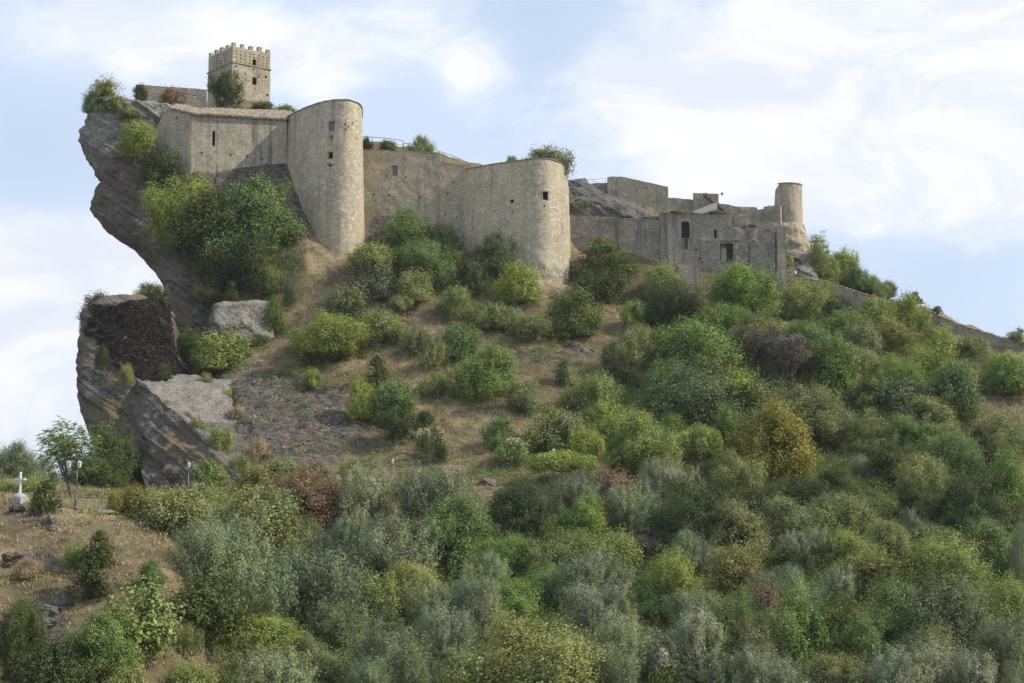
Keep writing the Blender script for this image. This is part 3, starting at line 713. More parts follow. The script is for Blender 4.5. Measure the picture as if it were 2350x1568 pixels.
# --- wall left of the keep
r, o, D = wall_thing('courtyard_wall', [(309, 194, 258), (330, 195, 258), (473, 206, 260)], [(309, 262, 258), (330, 262, 258), (473, 262, 260)], 0.9, GREY,
    'ruined high wall with two small openings left of the square keep', 'wall', big=[(418, 220, 6, 5, None), (446, 220, 5, 5, None)], small=[(360, 223, 2), (384, 229, 2)], amp=0.06, ragged=0.06)
r, o, D = wall_thing('parapet_wall', [(286, 243, 256.5), (309, 229, 256.7), (345, 231, 257)], [(286, 262, 256.5), (309, 262, 256.5), (345, 262, 256.5)], 0.6, PALE,
    'low pale sloping parapet on the cliff top beside the round juniper', 'wall', amp=0.05, ragged=0.05)

# --- front building on the cliff
pix = [(358, 292, 249.4), (378, 249, 248.3), (391, 251, 247.6), (396, 251.5, 247.6), (432, 261, 246.9), (438, 261.5, 246.9), (540, 267, 248.6), (657, 274, 251.2)]
r, o, D = wall_thing('front_building', pix, [(358, 356, 249.4), (378, 370, 248.3), (391, 386, 247.6), (396, 392, 247.6), (432, 414, 246.9), (438, 418, 246.9), (540, 424, 248), (657, 430, 251)], 1.2, FRONT,
    'long pale building with tiled roof and slit window on the cliff edge', 'building',
    big=[(490, 318, 6.5, 35, VOID), (405, 270, 3.5, 6, VOID)],
    small=[(463, 351, 4.5), (529, 356, 4), (567, 359, 4.5), (602, 365, 4), (478, 394, 2.5), (652, 392, 4), (602, 352, 2), (446, 345, 2), (640, 300, 2), (520, 300, 1.6), (575, 385, 2), (620, 377, 2)], amp=0.05)
mb = MB(); U0, U1 = 381, 658; nx2 = 300; ny2 = 15; vv = []
for i in range(nx2):
    tt_ = i / (nx2 - 1); U = U0 + (U1 - U0) * tt_
    bx = np.interp(U, [q[0] for q in pix], [q[2] for q in pix]); ez = P(U, np.interp(U, [q[0] for q in pix], [q[1] for q in pix]), bx).z
    x_ = XY(U, bx)[0]
    for j in range(ny2):
        s = j / (ny2 - 1)
        tile = math.floor(s * 9); fr_ = s * 9 - tile
        zz = ez + 0.02 + s * (2.05 + 0.5 * tt_) - 0.10 * fr_ + 0.10 * abs(math.sin(x_ * math.pi / 0.30)) + 0.05 * float(vnoise(x_ * 3, s * 20, 0)) + 0.10 * s * float(vnoise(x_ * 0.5, s * 2, 3))
        vv.append((x_, bx - 0.45 + s * 4.6, zz))
ff = [(i * ny2 + j, (i + 1) * ny2 + j, (i + 1) * ny2 + j + 1, i * ny2 + j + 1) for i in range(nx2 - 1) for j in range(ny2 - 1)]
mb.add(vv, ff); st = len(mb.v)
lo_ = [(v[0], v[1] + 0.03, v[2] - 0.30) for v in vv]; mb.add(lo_, [tuple(reversed(q)) for q in ff])
mb.f += [(i * ny2, st + i * ny2, st + (i + 1) * ny2, (i + 1) * ny2) for i in range(nx2 - 1)]
mb.build('roof', TILE, r)
# buttress fold on the left
# --- round tower
zD = P(780, 230, 241.5).z
pixD = [(652, 272, 252.8), (676, 0, 249.2), (704, 0, 245.7), (740, 0, 242.6), (778, 0, 241.4), (806, 0, 242.1), (824, 0, 244.4), (829, 0, 248), (829, 0, 253)]
zb = P(780, 640, 240).z
r, o, D = wall_thing('round_tower', pixD, zb, 1.3, TOWER, 'tallest rounded tower with scalloped tile edge beside the tiled front building', 'tower', zconst=zD, smooth=True, batter=0.9,
    big=[(761, 291, 15.5, 22, SHUT), (760, 358, 12, 15, VOID)],
    small=[(761, 318, 5), (760, 382, 5.5), (738, 293, 4), (797, 291, 4), (791, 287, 4), (792, 298, 4), (806, 283, 4), (815, 290, 3.5), (816, 279, 3.5), (821, 305, 3), (706, 285, 2.5), (698, 274, 2.5), (682, 297, 2.5),
           (771, 430, 2.5), (690, 330, 2), (815, 318, 3), (740, 460, 2), (720, 300, 2), (768, 300, 2)])
coping(r, D)
for (U, V) in ((761, 312), (760, 377)):
    q, n = on_wall(D, U, V); k = MB(); k.box(q + n * 0.12, (1.0, 0.35, 0.16), Vector((-n.y, n.x, 0)), n); k.build('ledge', PALE, r)

# --- middle curtain
pixE = [(828, 344, 252), (905, 346, 251.7), (1008, 351, 251.4), (1010, 352, 251.4), (1012, 374, 251.4), (1066, 380, 251.3)]
r, o, D = wall_thing('curtain_wall', pixE, [(828, 600, 252), (905, 610, 251.7), (1008, 640, 251.4), (1010, 640, 251.4), (1012, 640, 251.4), (1066, 650, 251.3)], 1.3, PALE,
    'high curtain wall between the tall round tower and the wide bastion', 'wall',
    big=[(906, 392, 13, 24, SHUT)], small=[(887, 404, 4), (931, 407, 4), (858, 447, 4), (892, 448, 4), (892, 434, 3), (930, 450, 3), (964, 454, 4), (1027, 445, 4), (1026, 391, 2.5), (930, 367, 2.5), (861, 460, 3), (1040, 420, 3), (1022, 493, 4), (1048, 500, 4), (990, 420, 2), (950, 480, 2)], ragged=0.08, amp=0.07)
coping(r, D, mat=LEDGE, over=0.10, tile=0.34, h=0.08)

# --- bastion
zF = P(1235, 364, 243.5).z
pixF = [(1056, 0, 251.9), (1100, 0, 249.3), (1150, 0, 246.8), (1200, 0, 244.6), (1232, 0, 243.6), (1262, 0, 244.2), (1287, 0, 247), (1301, 0, 250.6), (1304, 0, 255.5)]
r, o, D = wall_thing('bastion', pixF, P(1250, 715, 241).z, 1.3, TOWER, 'wide D shaped bastion with two small square windows in the centre of the castle', 'tower', zconst=zF, smooth=True, batter=0.75,
    big=[(1251, 450, 12.5, 19, VOID), (1176, 463, 10, 8, VOID)],
    small=[(1249, 474, 4.5), (1178, 489, 3.5), (1302, 483, 4), (1090, 459, 3), (1105, 473, 2.5), (1138, 486, 3), (1145, 470, 2.5), (1078, 400, 2.5), (1124, 386, 2.5), (1165, 417, 2.5), (1204, 418, 2.5), (1226, 447, 3),
           (1180, 555, 2.5), (1290, 462, 3), (1120, 420, 2), (1210, 520, 2), (1100, 530, 2), (1270, 480, 3), (1095, 560, 2)], amp=0.06)
coping(r, D)
m_ = slice(6, None); tz = P(1270, 600, 242).z
v, f, D2 = wall_mesh([(x_ + a_ * .52, y_ + b_ * .52) for x_, y_, a_, b_ in list(zip(D['x'], D['y'], D['nx'], D['ny']))[6::2]], [tz] * len(D['x'][6::2]), [P(1250, 715, 241).z] * len(D['x'][6::2]), 0.8, step=0.3, rstep=0.25, amp=0.13, ragged=0.16, batter=0.45)
part('base', v, f, masonry('bastion_base', (0.44, 0.39, 0.30), (0.27, 0.235, 0.175), stain=0.6, streak=0.2, plaster=0.1, bumpy=1.2), r)

# --- lower right curtain
pixG = [(1306, 494, 254.2), (1420, 499, 253.4), (1532, 506, 252.5)]
r, o, D = wall_thing('curtain_wall', pixG, [(1306, 720, 253), (1420, 720, 253), (1532, 720, 252.5)], 1.3, GREY,
    'long grey stained lower wall between the wide bastion and the ruined house', 'wall', small=[(1460, 533, 3), (1470, 633, 3), (1375, 568, 2.5), (1540, 0, 0)][:3], ragged=0.10, amp=0.08)

# --- ruined house
pixH = [(1513, 506, 252.6), (1515, 489, 252.5), (1600, 490, 251.8), (1686, 492, 251.2), (1687, 520, 251.2), (1700, 524, 251.2), (1702, 526, 251.2), (1780, 527, 250.6)]
r, o, D = wall_thing('ruined_house', pixH, [(q[0], 720, q[2]) for q in pixH], 1.6, DARKW, 'roofless dark stained stone house with arched doorway and square gap', 'ruin',
    big=[(1573, 528, 22, 38, None), (1575, 560, 9, 26, None), (1668, 582, 30, 48, None), (1643, 537, 6, 20, VOID)],
    small=[(1598, 574, 5), (1610, 594, 4), (1612, 602, 4), (1615, 648, 6), (1626, 653, 6), (1604, 630, 5), (1590, 640, 4), (1764, 585, 3), (1720, 536, 3), (1647, 650, 5), (1630, 620, 2), (1560, 600, 2)], ragged=0.22, amp=0.16)
coping(r, D, mat=LEDGE, over=0.14, tile=0.42, h=0.10, thick=1.6, smax=12.0)
k = MB(); q, n = on_wall(D, 1573, 528); ax = Vector((-n.y, n.x, 0))
for i in range(9):
    an = math.pi * i / 8; c = q - n * 0.05 + ax * (math.cos(an) * 0.86) + Vector((0, 0, 1.0 + math.sin(an) * 0.72)); k.box(c, (0.40, 0.5, 0.36), ax * math.cos(an) + Vector((0, 0, math.sin(an))), n, Vector((0, 0, math.cos(an))) - ax * math.sin(an))
for s in (-1, 1):
    k.box(q - n * 0.02 + ax * s * 0.9 - Vector((0, 0, 0.2)), (0.22, 0.45, 2.2), ax, n)
k.build('door_arch', masonry('arch_stone', (0.44, 0.37, 0.25), (0.28, 0.23, 0.15), plaster=0.5), r)
k = MB(); q, n = on_wall(D, 1660, 552); ax = Vector((-n.y, n.x, 0)); k.box(q + n * 0.04, (5.6, 0.3, 0.20), ax, n)
k.build('string_course', GREY, r); k = MB()
q, n = on_wall(D, 1650, 643); k.box(q + n * 0.06, (5.2, 0.3, 0.18), ax, n); k.build('string_course', GREY, r)
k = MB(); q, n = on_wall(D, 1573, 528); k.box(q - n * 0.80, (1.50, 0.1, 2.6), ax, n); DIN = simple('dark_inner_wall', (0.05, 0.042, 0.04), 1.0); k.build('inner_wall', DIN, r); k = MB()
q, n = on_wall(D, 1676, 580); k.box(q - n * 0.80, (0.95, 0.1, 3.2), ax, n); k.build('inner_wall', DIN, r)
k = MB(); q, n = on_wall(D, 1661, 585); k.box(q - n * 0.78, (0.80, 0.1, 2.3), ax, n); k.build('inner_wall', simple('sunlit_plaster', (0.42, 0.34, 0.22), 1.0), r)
# buttresses
def buttress(U, V0, V1, w, Y, d, lab, mat=DARKW):
    a = P(U, V0, Y); zb_ = P(U, V1, Y).z; rr_ = root('buttress', (a.x, a.y, zb_), lab, 'buttress')
    v, f, D_2 = wall_mesh([(a.x - w / 2, a.y), (a.x - w / 2 + 0.01, a.y - d), (a.x + w / 2 - 0.01, a.y - d), (a.x + w / 2, a.y)], [a.z] * 4, [zb_] * 4, 0.35, step=0.4, amp=0.05, batter=0.15, ragged=0.12)
    part('wall', v, f, mat, rr_)
    k = MB(); k.box((a.x, a.y - d / 2 + 0.1, a.z - 0.15), (w - 0.3, d - 0.3, 0.25)); k.build('capping', LEDGE, rr_)
buttress(1788, 524, 700, 1.3, 251.6, 1.8, 'tall narrow buttress at the right corner of the ruined house')
buttress(1578, 614, 700, 3.6, 252.6, 2.6, 'low broad buttress below the arched doorway of the ruin', GREY)
buttress(1546, 492, 700, 2.2, 252.9, 1.0, 'dark streaked pier at the left corner of the ruined house')

# --- upper walls on the right
def up(pixs, Vb, mat, lab, name='upper_wall', th=0.9, **kw):
    return wall_thing(name, pixs, [(q[0], Vb if not isinstance(Vb, (list, tuple)) else Vb[i], q[2]) for i, q in enumerate(pixs)], th, mat, lab, 'wall', **kw)
up([(1300, 413, 263), (1344, 415, 262.6), (1346, 421, 262.6), (1398, 419, 262)], 478, GREY, 'low grey rampart above the bare rock right of the bastion', ragged=0.10, amp=0.1)
up([(1394, 408, 260.6), (1405, 405, 260.4), (1430, 406, 260), (1534, 429, 259)], 515, PALE, 'tall upper wall with sloping top above the grey rocks', ragged=0.06, small=[(1461, 436, 3), (1484, 433, 3.5), (1480, 452, 0)][:2] + [(1497, 465, 2.5), (1430, 450, 2), (1513, 470, 2)])
up([(1532, 453, 260.4), (1600, 459, 260.6)], 505, GREY, 'low wall between the tall upper wall and the small block house', ragged=0.07, small=[(1540, 455, 3), (1548, 466, 2.5)])
r, o, D = up([(1591, 446, 261.5), (1593, 443, 260), (1649, 445, 260), (1651, 446, 264)], 505, GREY, 'small square block house with a lamp on its corner above the ruin', name='block_house', ragged=0.03)
k = MB(); q = P(1652, 446, 259.8); k.tube([q, q + Vector((0.25, -0.2, 0.1))], 0.05); k.box(q + Vector((0.35, -0.25, 0.05)), (0.35, 0.3, 0.45), taper=0.6); k.build('lamp', IRON, r)
# sloping gable slab with stair wall
a = P(1616, 446, 256.5); c = P(1673, 491, 255.5)
r = root('stair_parapet', (c.x, c.y, c.z - 1), 'bright diagonal stair parapet descending behind the ruined house', 'parapet')
k = MB(); dv_ = (c - a); ln = dv_.length; ax = dv_.normalized(); az = Vector((0, -1, 0)).cross(ax).normalized() * -1
k.box((a + c) / 2, (ln, 1.5, 0.45), ax, Vector((0, 1, 0)), ax.cross(Vector((0, 1, 0)))); k.build('coping', SLAB, r)
k = MB(); b_ = P(1580, 489, 256.6); b2 = P(1650, 489, 256.2); t_ = a - Vector((0, 0, 0.6)); t2 = P(1645, 470, 256.3)
for (yo) in (0,):
    vs = [b_, b2 + Vector((0.8, 0, 0)), P(1665, 489, 256), t2, t_]
    k.add([v + Vector((0, -.2, 0)) for v in vs] + [v + Vector((0, 1.0, 0)) for v in vs], [(0, 1, 2, 3, 4), (9, 8, 7, 6, 5), (0, 5, 6, 1), (1, 6, 7, 2), (2, 7, 8, 3), (3, 8, 9, 4), (4, 9, 5, 0)])
k.build('gable_wall', GREY, r)
r = root('stair_flank', (b_.x, b_.y - 1, b_.z), 'pale triangular rendered stair side on top of the ruined house', 'wall')
k = MB(); vs = [P(1576, 491, 254.6), P(1646, 491, 254.6), P(1646, 463, 254.8)]
k.add([v + Vector((0, 0, 0)) for v in vs] + [v + Vector((0, .8, 0)) for v in vs], [(0, 1, 2), (5, 4, 3), (0, 3, 4, 1), (1, 4, 5, 2), (2, 5, 3, 0)]); k.build('wall', simple('pale_render', (0.42, 0.40, 0.37), 0.9), r)
up([(1655, 468, 262.4), (1676, 470, 262), (1699, 475, 261.6), (1738, 475, 261.6), (1740, 480, 261.6), (1756, 481, 261.4)], 540, PALE, 'irregular pale wall between the block house and the end tower', ragged=0.10, amp=0.2)
up([(1754, 474, 259.8), (1776, 472, 259.6), (1792, 472, 259)], 530, GREY, 'short broken wall stub joined to the left of the end tower', ragged=0.16, amp=0.15)
up([(1686, 497, 257.4), (1700, 498, 257.2), (1703, 502, 257.2), (1790, 512, 256.2)], 545, PALE, 'low inner terrace wall behind the ruined house', name='terrace_wall', ragged=0.18, amp=0.15, small=[(1722, 520, 7), (1730, 520, 7), (1708, 522, 5)])

# --- end tower
cT = XY(1809, 262.5); RT = 2.55
pts = []; 
for i in range(15):
    an = math.radians(200 + i * 170 / 14); pts.append((cT[0] + RT * math.cos(an), cT[1] + RT * math.sin(an)))
zt_ = [P(1809, 421, 260).z] * 15; zt_[0] -= 4.2; zt_[1] -= 1.0; zt_[2] -= .35
r = root('end_tower', (cT[0], cT[1], P(1809, 600, 260).z), 'slim round ruined turret with broken left edge at the right end', 'tower')
v, f, D = wall_mesh(pts, zt_, [P(1809, 516, 260).z] * 15, 0.7, step=0.25, rstep=0.3, amp=0.08, ragged=0.08); part('wall', v, f, PALE, r)
k = MB(); zz = P(1809, 421, 260).z
v, f, D2 = wall_mesh([(cT[0] + (RT + .1) * math.cos(math.radians(225 + i * 12)), cT[1] + (RT + .1) * math.sin(math.radians(225 + i * 12))) for i in range(13)], [zz + .16] * 13, [zz - 0.02] * 13, 0.9, amp=0.02); part('coping', v, f, LEDGE, r)
pts = [(cT[0] + (RT + 0.25) * math.cos(math.radians(190 + i * 14)), cT[1] + (RT + .25) * math.sin(math.radians(190 + i * 14))) for i in range(14)]
v, f, D = wall_mesh(pts, [P(1809, 512, 260).z] * 14, [P(1809, 585, 260).z] * 14, 2.0, step=0.22, rstep=0.25, amp=0.35, batter=1.5, ragged=0.1); part('base', v, f, PALE, r)
# --- rock under the end tower
RK = [(566,1800,1850,263.5,2.4),(582,1794,1868,262.6,4.0),(600,1795,1880,261,5.2),(630,1800,1884,260,5.6),(665,1800,1888,259,6),(700,1805,1890,258,6)]
rk_ = link('outcrop', loft('outcrop', RK, 130, 90, 2.3, 1.0, SLAB)); tag(rk_, kind='structure')
RK2 = [(425,1300,1345,264,2.5),(445,1290,1375,263,4.2),(470,1280,1440,261.5,5.2),(492,1280,1500,260.5,6),(515,1270,1530,259.5,5.4)]
rk_ = link('outcrop', loft('outcrop', RK2, 160, 70, 2.4, 0.9, GREYROCK)); tag(rk_, kind='structure')

# --- descending wall on the right
top = [(1790, 640, 253.8), (1856, 641, 253), (1895, 646, 252), (1938, 660, 251), (2000, 680, 250), (2057, 698, 249), (2123, 712, 248)]
V_ = 712; U_ = 2123; Yq = 248.0
for (dU, dV) in ((30, 8), (2, 4), (36, 13), (2, 4), (26, 8), (2, 3), (32, 6), (2, 4), (30, 6), (2, 3), (34, 8), (2, 3), (60, 8), (40, 8)):
    U_ += dU; V_ += dV; Yq -= dU * 0.02; top.append((U_, V_, Yq))
r, o, D = wall_thing('perimeter_wall', top, [(q[0], q[1] + 110, q[2]) for q in top], 0.9, GREY, 'long stepped wall running down the ridge to the right', 'wall', ragged=0.05, amp=0.08, step=0.4)
coping(r, D, mat=GREY, over=0.08, tile=0.5, h=0.06, thick=0.9)

# --- rubble behind the curtain, railing on top
def rail(pix, h, lab, name='railing', mids=1, post_every=1, mat=IRON, rad=0.05):
    a = P(*pix[0]); r = root(name, (a.x, a.y, a.z - h), lab, 'railing')
    k = MB(); pts = [P(*q) for q in pix]
    k.tube(pts, rad, 6)
    k.build('handrail', mat, r)
    for m_ in range(mids):
        k = MB(); k.tube([p - Vector((0, 0, h * (m_ + 1) / (mids + 1))) for p in pts], rad * 0.6, 5); k.build('rail', mat, r)
    for p in pts[::post_every]:
        k = MB(); k.tube([p, p - Vector((0, 0, h + 0.3))], rad * 0.9, 6); k.build('post', mat, r)
    return r
rail([(829, 313, 256.5), (855, 315, 256.5), (882, 317, 256.5), (925, 323, 256.5)], 1.5, 'thin iron railing on the curtain wall beside the round tower')
rail([(926, 328, 256.2), (938, 330, 256.2), (962, 333, 256), (1006, 347, 256), (1040, 358, 256), (1076, 374, 256), (1084, 388, 255.8)], 1.3, 'thin iron railing sloping down towards the wide bastion')
rail([(1318, 414, 262.5), (1340, 412, 262.5), (1362, 412, 262.5), (1390, 410, 262.4)], 0.8, 'low wire railing on the rampart right of the bastion', rad=0.03)
rail([(1686, 486, 257.5), (1700, 484, 257.3), (1715, 484, 257), (1735, 485, 257)], 1.0, 'short railing on the terrace behind the ruined house', rad=0.03)
# ---------------------------------------------------------------- vegetation
def leafmat(name, col, col2, var=0.20, trans=0.28, rough=0.6, spec=0.15):
    m = bpy.data.materials.new(name); m.use_nodes = True; t = m.node_tree; t.nodes.clear()
    o = N(t, 'ShaderNodeOutputMaterial'); b = N(t, 'ShaderNodeBsdfPrincipled'); tr = N(t, 'ShaderNodeBsdfTranslucent'); mx = N(t, 'ShaderNodeMixShader')
    g = N(t, 'ShaderNodeNewGeometry'); oi = N(t, 'ShaderNodeObjectInfo')
    n = noise(t, g.outputs['Position'], 0.9, 3, 0.6); n2 = noise(t, g.outputs['Position'], 0.25, 2, 0.5)
    f = math_(t, 'ADD', math_(t, 'MULTIPLY', g.outputs['Random Per Island'], 0.25), math_(t, 'ADD', math_(t, 'MULTIPLY', maprange(t, n, 0.35, 0.65), 0.60), math_(t, 'MULTIPLY', oi.outputs['Random'], 0.30)))
    c = mixc(t, maprange(t, f, 0.25, 1.05, 0, 1, False), col, col2)
    c = mixc(t, maprange(t, n2, 0.42, 0.62, 0, 0.55), c, mixc(t, 1.0, c, (1.25, 1.04, 0.85), 'MULTIPLY'))
    h = N(t, 'ShaderNodeHueSaturation'); L(t, c, h.inputs['Color'])
    L(t, maprange(t, g.outputs['Random Per Island'], 0, 1, 1 - var, 1 + var, False), h.inputs['Value'])
    L(t, maprange(t, oi.outputs['Random'], 0, 1, 0.80, 0.98, False), h.inputs['Saturation'])
    c = h.outputs[0]
    L(t, c, b.inputs['Base Color']); L(t, c, tr.inputs[0]); b.inputs['Roughness'].default_value = rough; b.inputs['Specular IOR Level'].default_value = spec
    mx.inputs[0].default_value = trans; L(t, b.outputs[0], mx.inputs[1]); L(t, tr.outputs[0], mx.inputs[2]); L(t, mx.outputs[0], o.inputs[0])
    return m
LM = dict(
    olive=leafmat('olive_leaves', (0.165, 0.205, 0.090), (0.365, 0.410, 0.225), rough=0.45, spec=0.35, trans=0.15),
    dolive=leafmat('dark_olive_leaves', (0.128, 0.173, 0.065), (0.298, 0.362, 0.183), rough=0.5, spec=0.3, trans=0.18),
    green=leafmat('green_leaves', (0.103, 0.179, 0.031), (0.284, 0.400, 0.084)),
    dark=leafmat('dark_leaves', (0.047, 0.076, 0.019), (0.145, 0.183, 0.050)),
    blue=leafmat('bluish_leaves', (0.106, 0.148, 0.057), (0.273, 0.323, 0.141)),
    yg=leafmat('yellow_green_leaves', (0.164, 0.225, 0.036), (0.392, 0.455, 0.095)),
    bright=leafmat('bright_leaves', (0.088, 0.138, 0.021), (0.218, 0.269, 0.054)),
    yellow=leafmat('yellow_leaves', (0.180, 0.185, 0.029), (0.400, 0.371, 0.070)),
    drab=leafmat('drab_leaves', (0.151, 0.186, 0.055), (0.374, 0.409, 0.140)),
    brown=leafmat('dry_brown_leaves', (0.147, 0.100, 0.053), (0.336, 0.236, 0.142), trans=0.15),
    grey=leafmat('grey_twigs', (0.120, 0.105, 0.085), (0.270, 0.240, 0.200), trans=0.0),
    juni=leafmat('juniper_leaves', (0.037, 0.063, 0.016), (0.133, 0.169, 0.041), trans=0.1),
    straw=leafmat('straw', (0.270, 0.198, 0.103), (0.529, 0.414, 0.241), trans=0.15),
    cream=leafmat('cream_seed_heads', (0.400, 0.370, 0.250), (0.660, 0.620, 0.460), trans=0.2),
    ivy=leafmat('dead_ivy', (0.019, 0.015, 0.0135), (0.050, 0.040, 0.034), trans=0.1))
BARK = simple('bark', (0.13, 0.10, 0.075), 0.95, var=0.4, scale=8)

def unit(v): return v / (np.linalg.norm(v, axis=-1, keepdims=True) + 1e-9)
def quads(c, n, u, w, h):
    """leaf quads at c with normal n, long axis u"""
    u = unit(u - n * (u * n).sum(-1, keepdims=True)); s = np.cross(n, u)
    w = np.asarray(w).reshape(-1, 1); h = np.asarray(h).reshape(-1, 1)
    v = np.stack([c - u * h * .5, c + s * w * .5 + n * w * .12, c + u * h * .5, c - s * w * .5 + n * w * .12], 1)
    f = np.arange(len(c) * 4).reshape(-1, 4)
    return v.reshape(-1, 3), f
def lobes_for(rg, shape, R, H, zb, nl):
    L_ = []
    for i in range(nl):
        a = rg.uniform(0, 2 * math.pi); u = rg.uniform(-0.75, 1.0); s = math.sqrt(max(0, 1 - u * u)) * rg.uniform(0.35, 0.95)
        if shape == 'dome':
            zf = rg.random() ** 0.8; q = math.sqrt(max(0.05, 1 - zf * zf)); r = R * rg.uniform(0.17, 0.36); rr = q * rg.uniform(0.30, 1.08) * (R - r * 0.6)
            c = (math.cos(a) * rr, math.sin(a) * rr, H * (zb + (1 - zb) * zf * rg.uniform(.8, 1.0)) - r * 0.7 * zf + 0.1 * (1 - zf))
        elif shape == 'cone':
            z = rg.uniform(0.05, 0.92); rr = (1 - z) ** 0.75 * 0.62 + 0.05; c = (math.cos(a) * rr * R * rg.uniform(.4, 1), math.sin(a) * rr * R * rg.uniform(.4, 1), z * H); r = R * (0.20 + 0.30 * (1 - z))
        elif shape == 'flat':
            rr = math.sqrt(rg.uniform(0, 1)) * 0.80; c = (math.cos(a) * rr * R, math.sin(a) * rr * R, H * (zb + (1 - zb) * (0.78 - 0.45 * rr * rr) - 0.05)); r = R * rg.uniform(.20, .32)
        else:
            r = R * rg.uniform(0.24, 0.42); zm = (zb + 1) / 2 * H; hz = (1 - zb) / 2 * H
            c = (math.cos(a) * s * (R - r), math.sin(a) * s * (R - r), zm + u * (hz - r * 0.8))
        L_.append((*c, r))
    return np.array(L_)
def crown(seed, shape, R, H, zb, nl, n, lw, lh, up=0.35, jit=0.8, shell=0.35, fuzz=0.0, spray=0):
    rg = np.random.default_rng(seed); Lb_ = lobes_for(rg, shape, R, H, zb, nl)
    wgt = Lb_[:, 3] ** 2; li = rg.choice(len(Lb_), n if not spray else n // spray, p=wgt / wgt.sum()); m = len(li)
    d = unit(rg.normal(size=(m, 3)) + np.array([0, 0, 0.25])); rr = Lb_[li, 3] * (1 - shell * rg.random(m) ** 1.6 + fuzz * rg.random(m) ** 3)
    c = Lb_[li, :3] + d * rr[:, None]
    if spray:
        t = unit(d * 0.7 + np.array([0, 0, 0.85]) + rg.normal(size=(m, 3)) * 0.30); ln = rg.uniform(0.35, 1.0, m) * 0.16 * R
        c = np.repeat(c, spray, 0); d = np.repeat(d, spray, 0); t = np.repeat(t, spray, 0); ln = np.repeat(ln, spray)
        k = len(c); s = rg.random(k); side = rg.normal(size=(k, 3)) * 0.045 * R * (1.15 - s[:, None])
        c = c + t * (s * ln)[:, None] + side; uax = unit(t + rg.normal(size=(k, 3)) * 0.45); nn_ = unit(d + rg.normal(size=(k, 3)) * jit)
    else:
        k = m; nn_ = unit(d + np.array([0, 0, up]) + rg.normal(size=(k, 3)) * jit); uax = rg.normal(size=(k, 3))
    c[:, 2] = np.maximum(c[:, 2], 0.02)
    sz = rg.uniform(0.7, 1.35, k)
    return quads(c, nn_, uax, lw * sz, lh * sz), Lb_
def ragged(seed, R, H, zb, nt, nl, lw, lh, tr=0.17, stretch=1.0, jit=0.6, irr=0.56, up=0.4, long_=False, boss=7, inner=0.25, sprig=0.14):
    """uneven crown: leaf tufts on a lumpy, noise-warped dome with a few bosses and stray sprigs"""
    rg = np.random.default_rng(seed); so = rg.uniform(0, 50)
    B = [(0, 0, H * (zb + (1 - zb) * .46), R * .62, (1 - zb) * H * .42)]
    for i in range(boss):
        a = 2 * math.pi * (i + rg.uniform(-.4, .4)) / boss; zf = rg.uniform(.10, .85); rr = R * rg.uniform(.38, .84) * math.sqrt(1 - .75 * zf * zf); br = R * rg.uniform(.20, .42)
        B.append((math.cos(a) * rr, math.sin(a) * rr, H * (zb + (1 - zb) * zf * .85), br, br * rg.uniform(.8, 1.25) * min(1.5, H / R / 1.5)))
    B.append((rg.uniform(-.3, .3) * R, rg.uniform(-.3, .3) * R, H * .82, R * .34, H * .17)); B = np.array(B)
    w = B[:, 3] * B[:, 4]; w[0] *= .8; bi = rg.choice(len(B), nt, p=w / w.sum())
    d = unit(rg.normal(size=(nt, 3)) + np.array([0, 0, .2]))
    rad = 1 - inner * rg.random(nt) ** 2 + irr * fbm(d[:, 0] * 2.2 + bi * 3.1 + so, d[:, 1] * 2.2, d[:, 2] * 2.2, 2) + np.where(rg.random(nt) < sprig, rg.uniform(.1, .38, nt), 0)
    c = B[bi, :3] + d * B[bi][:, [3, 3, 4]] * rad[:, None]; c[:, 2] = np.abs(c[:, 2])
    m = nt * nl; ti = np.repeat(np.arange(nt), nl); s = R * tr * rg.uniform(.55, 1.35, nt)
    q = rg.normal(size=(m, 3)) * 0.5; ax = unit(d * .6 + np.array([0, 0, .8]) * stretch + rg.normal(size=(nt, 3)) * .25)
    al = rg.uniform(-.6, 1.1, m) * stretch
    c2 = c[ti] + q * s[ti][:, None] * (.62 if long_ else 1.0) + ax[ti] * (al * s[ti])[:, None]; c2[:, 2] = np.abs(c2[:, 2])
    n_ = unit(d[ti] * .8 + q * .5 + np.array([0, 0, up]) + rg.normal(size=(m, 3)) * jit); u = unit(ax[ti] + rg.normal(size=(m, 3)) * .4) if long_ else rg.normal(size=(m, 3)); sz = rg.uniform(.65, 1.4, m)
    return quads(c2, n_, u, lw * sz, lh * sz), np.concatenate([B[:, :4], B[:3, :4] + np.array([0, 0, .15 * H, 0])])
def limbs(seed, Lb_, H, zb, r0, n=7, lean=0.1, base=None):
    rg = random.Random(seed); mb = MB(); z1 = H * (zb + 0.12)
    bx, by = rg.uniform(-lean, lean) * H, rg.uniform(-lean, lean) * H
    trunk = [Vector((0, 0, -0.6)), Vector((bx * .2, by * .2, z1 * .35)), Vector((bx * .7, by * .5, z1 * .75)), Vector((bx, by, z1))]
    mb.tube(trunk, [r0 * 1.25, r0, r0 * .85, r0 * .7], 7)
    idx_ = sorted(range(len(Lb_)), key=lambda i: -Lb_[i][3])[:n]
    for i in idx_:
        c = Vector(Lb_[i][:3]); st = Vector((bx, by, z1)) * rg.uniform(0.75, 1.0)
        mid = st.lerp(c, 0.5) + Vector((rg.uniform(-.15, .15), rg.uniform(-.15, .15), -0.08)) * H * .3
        mb.tube([st, mid, c], [r0 * .5, r0 * .32, r0 * .12], 5)
    return mb
PROTO = {}
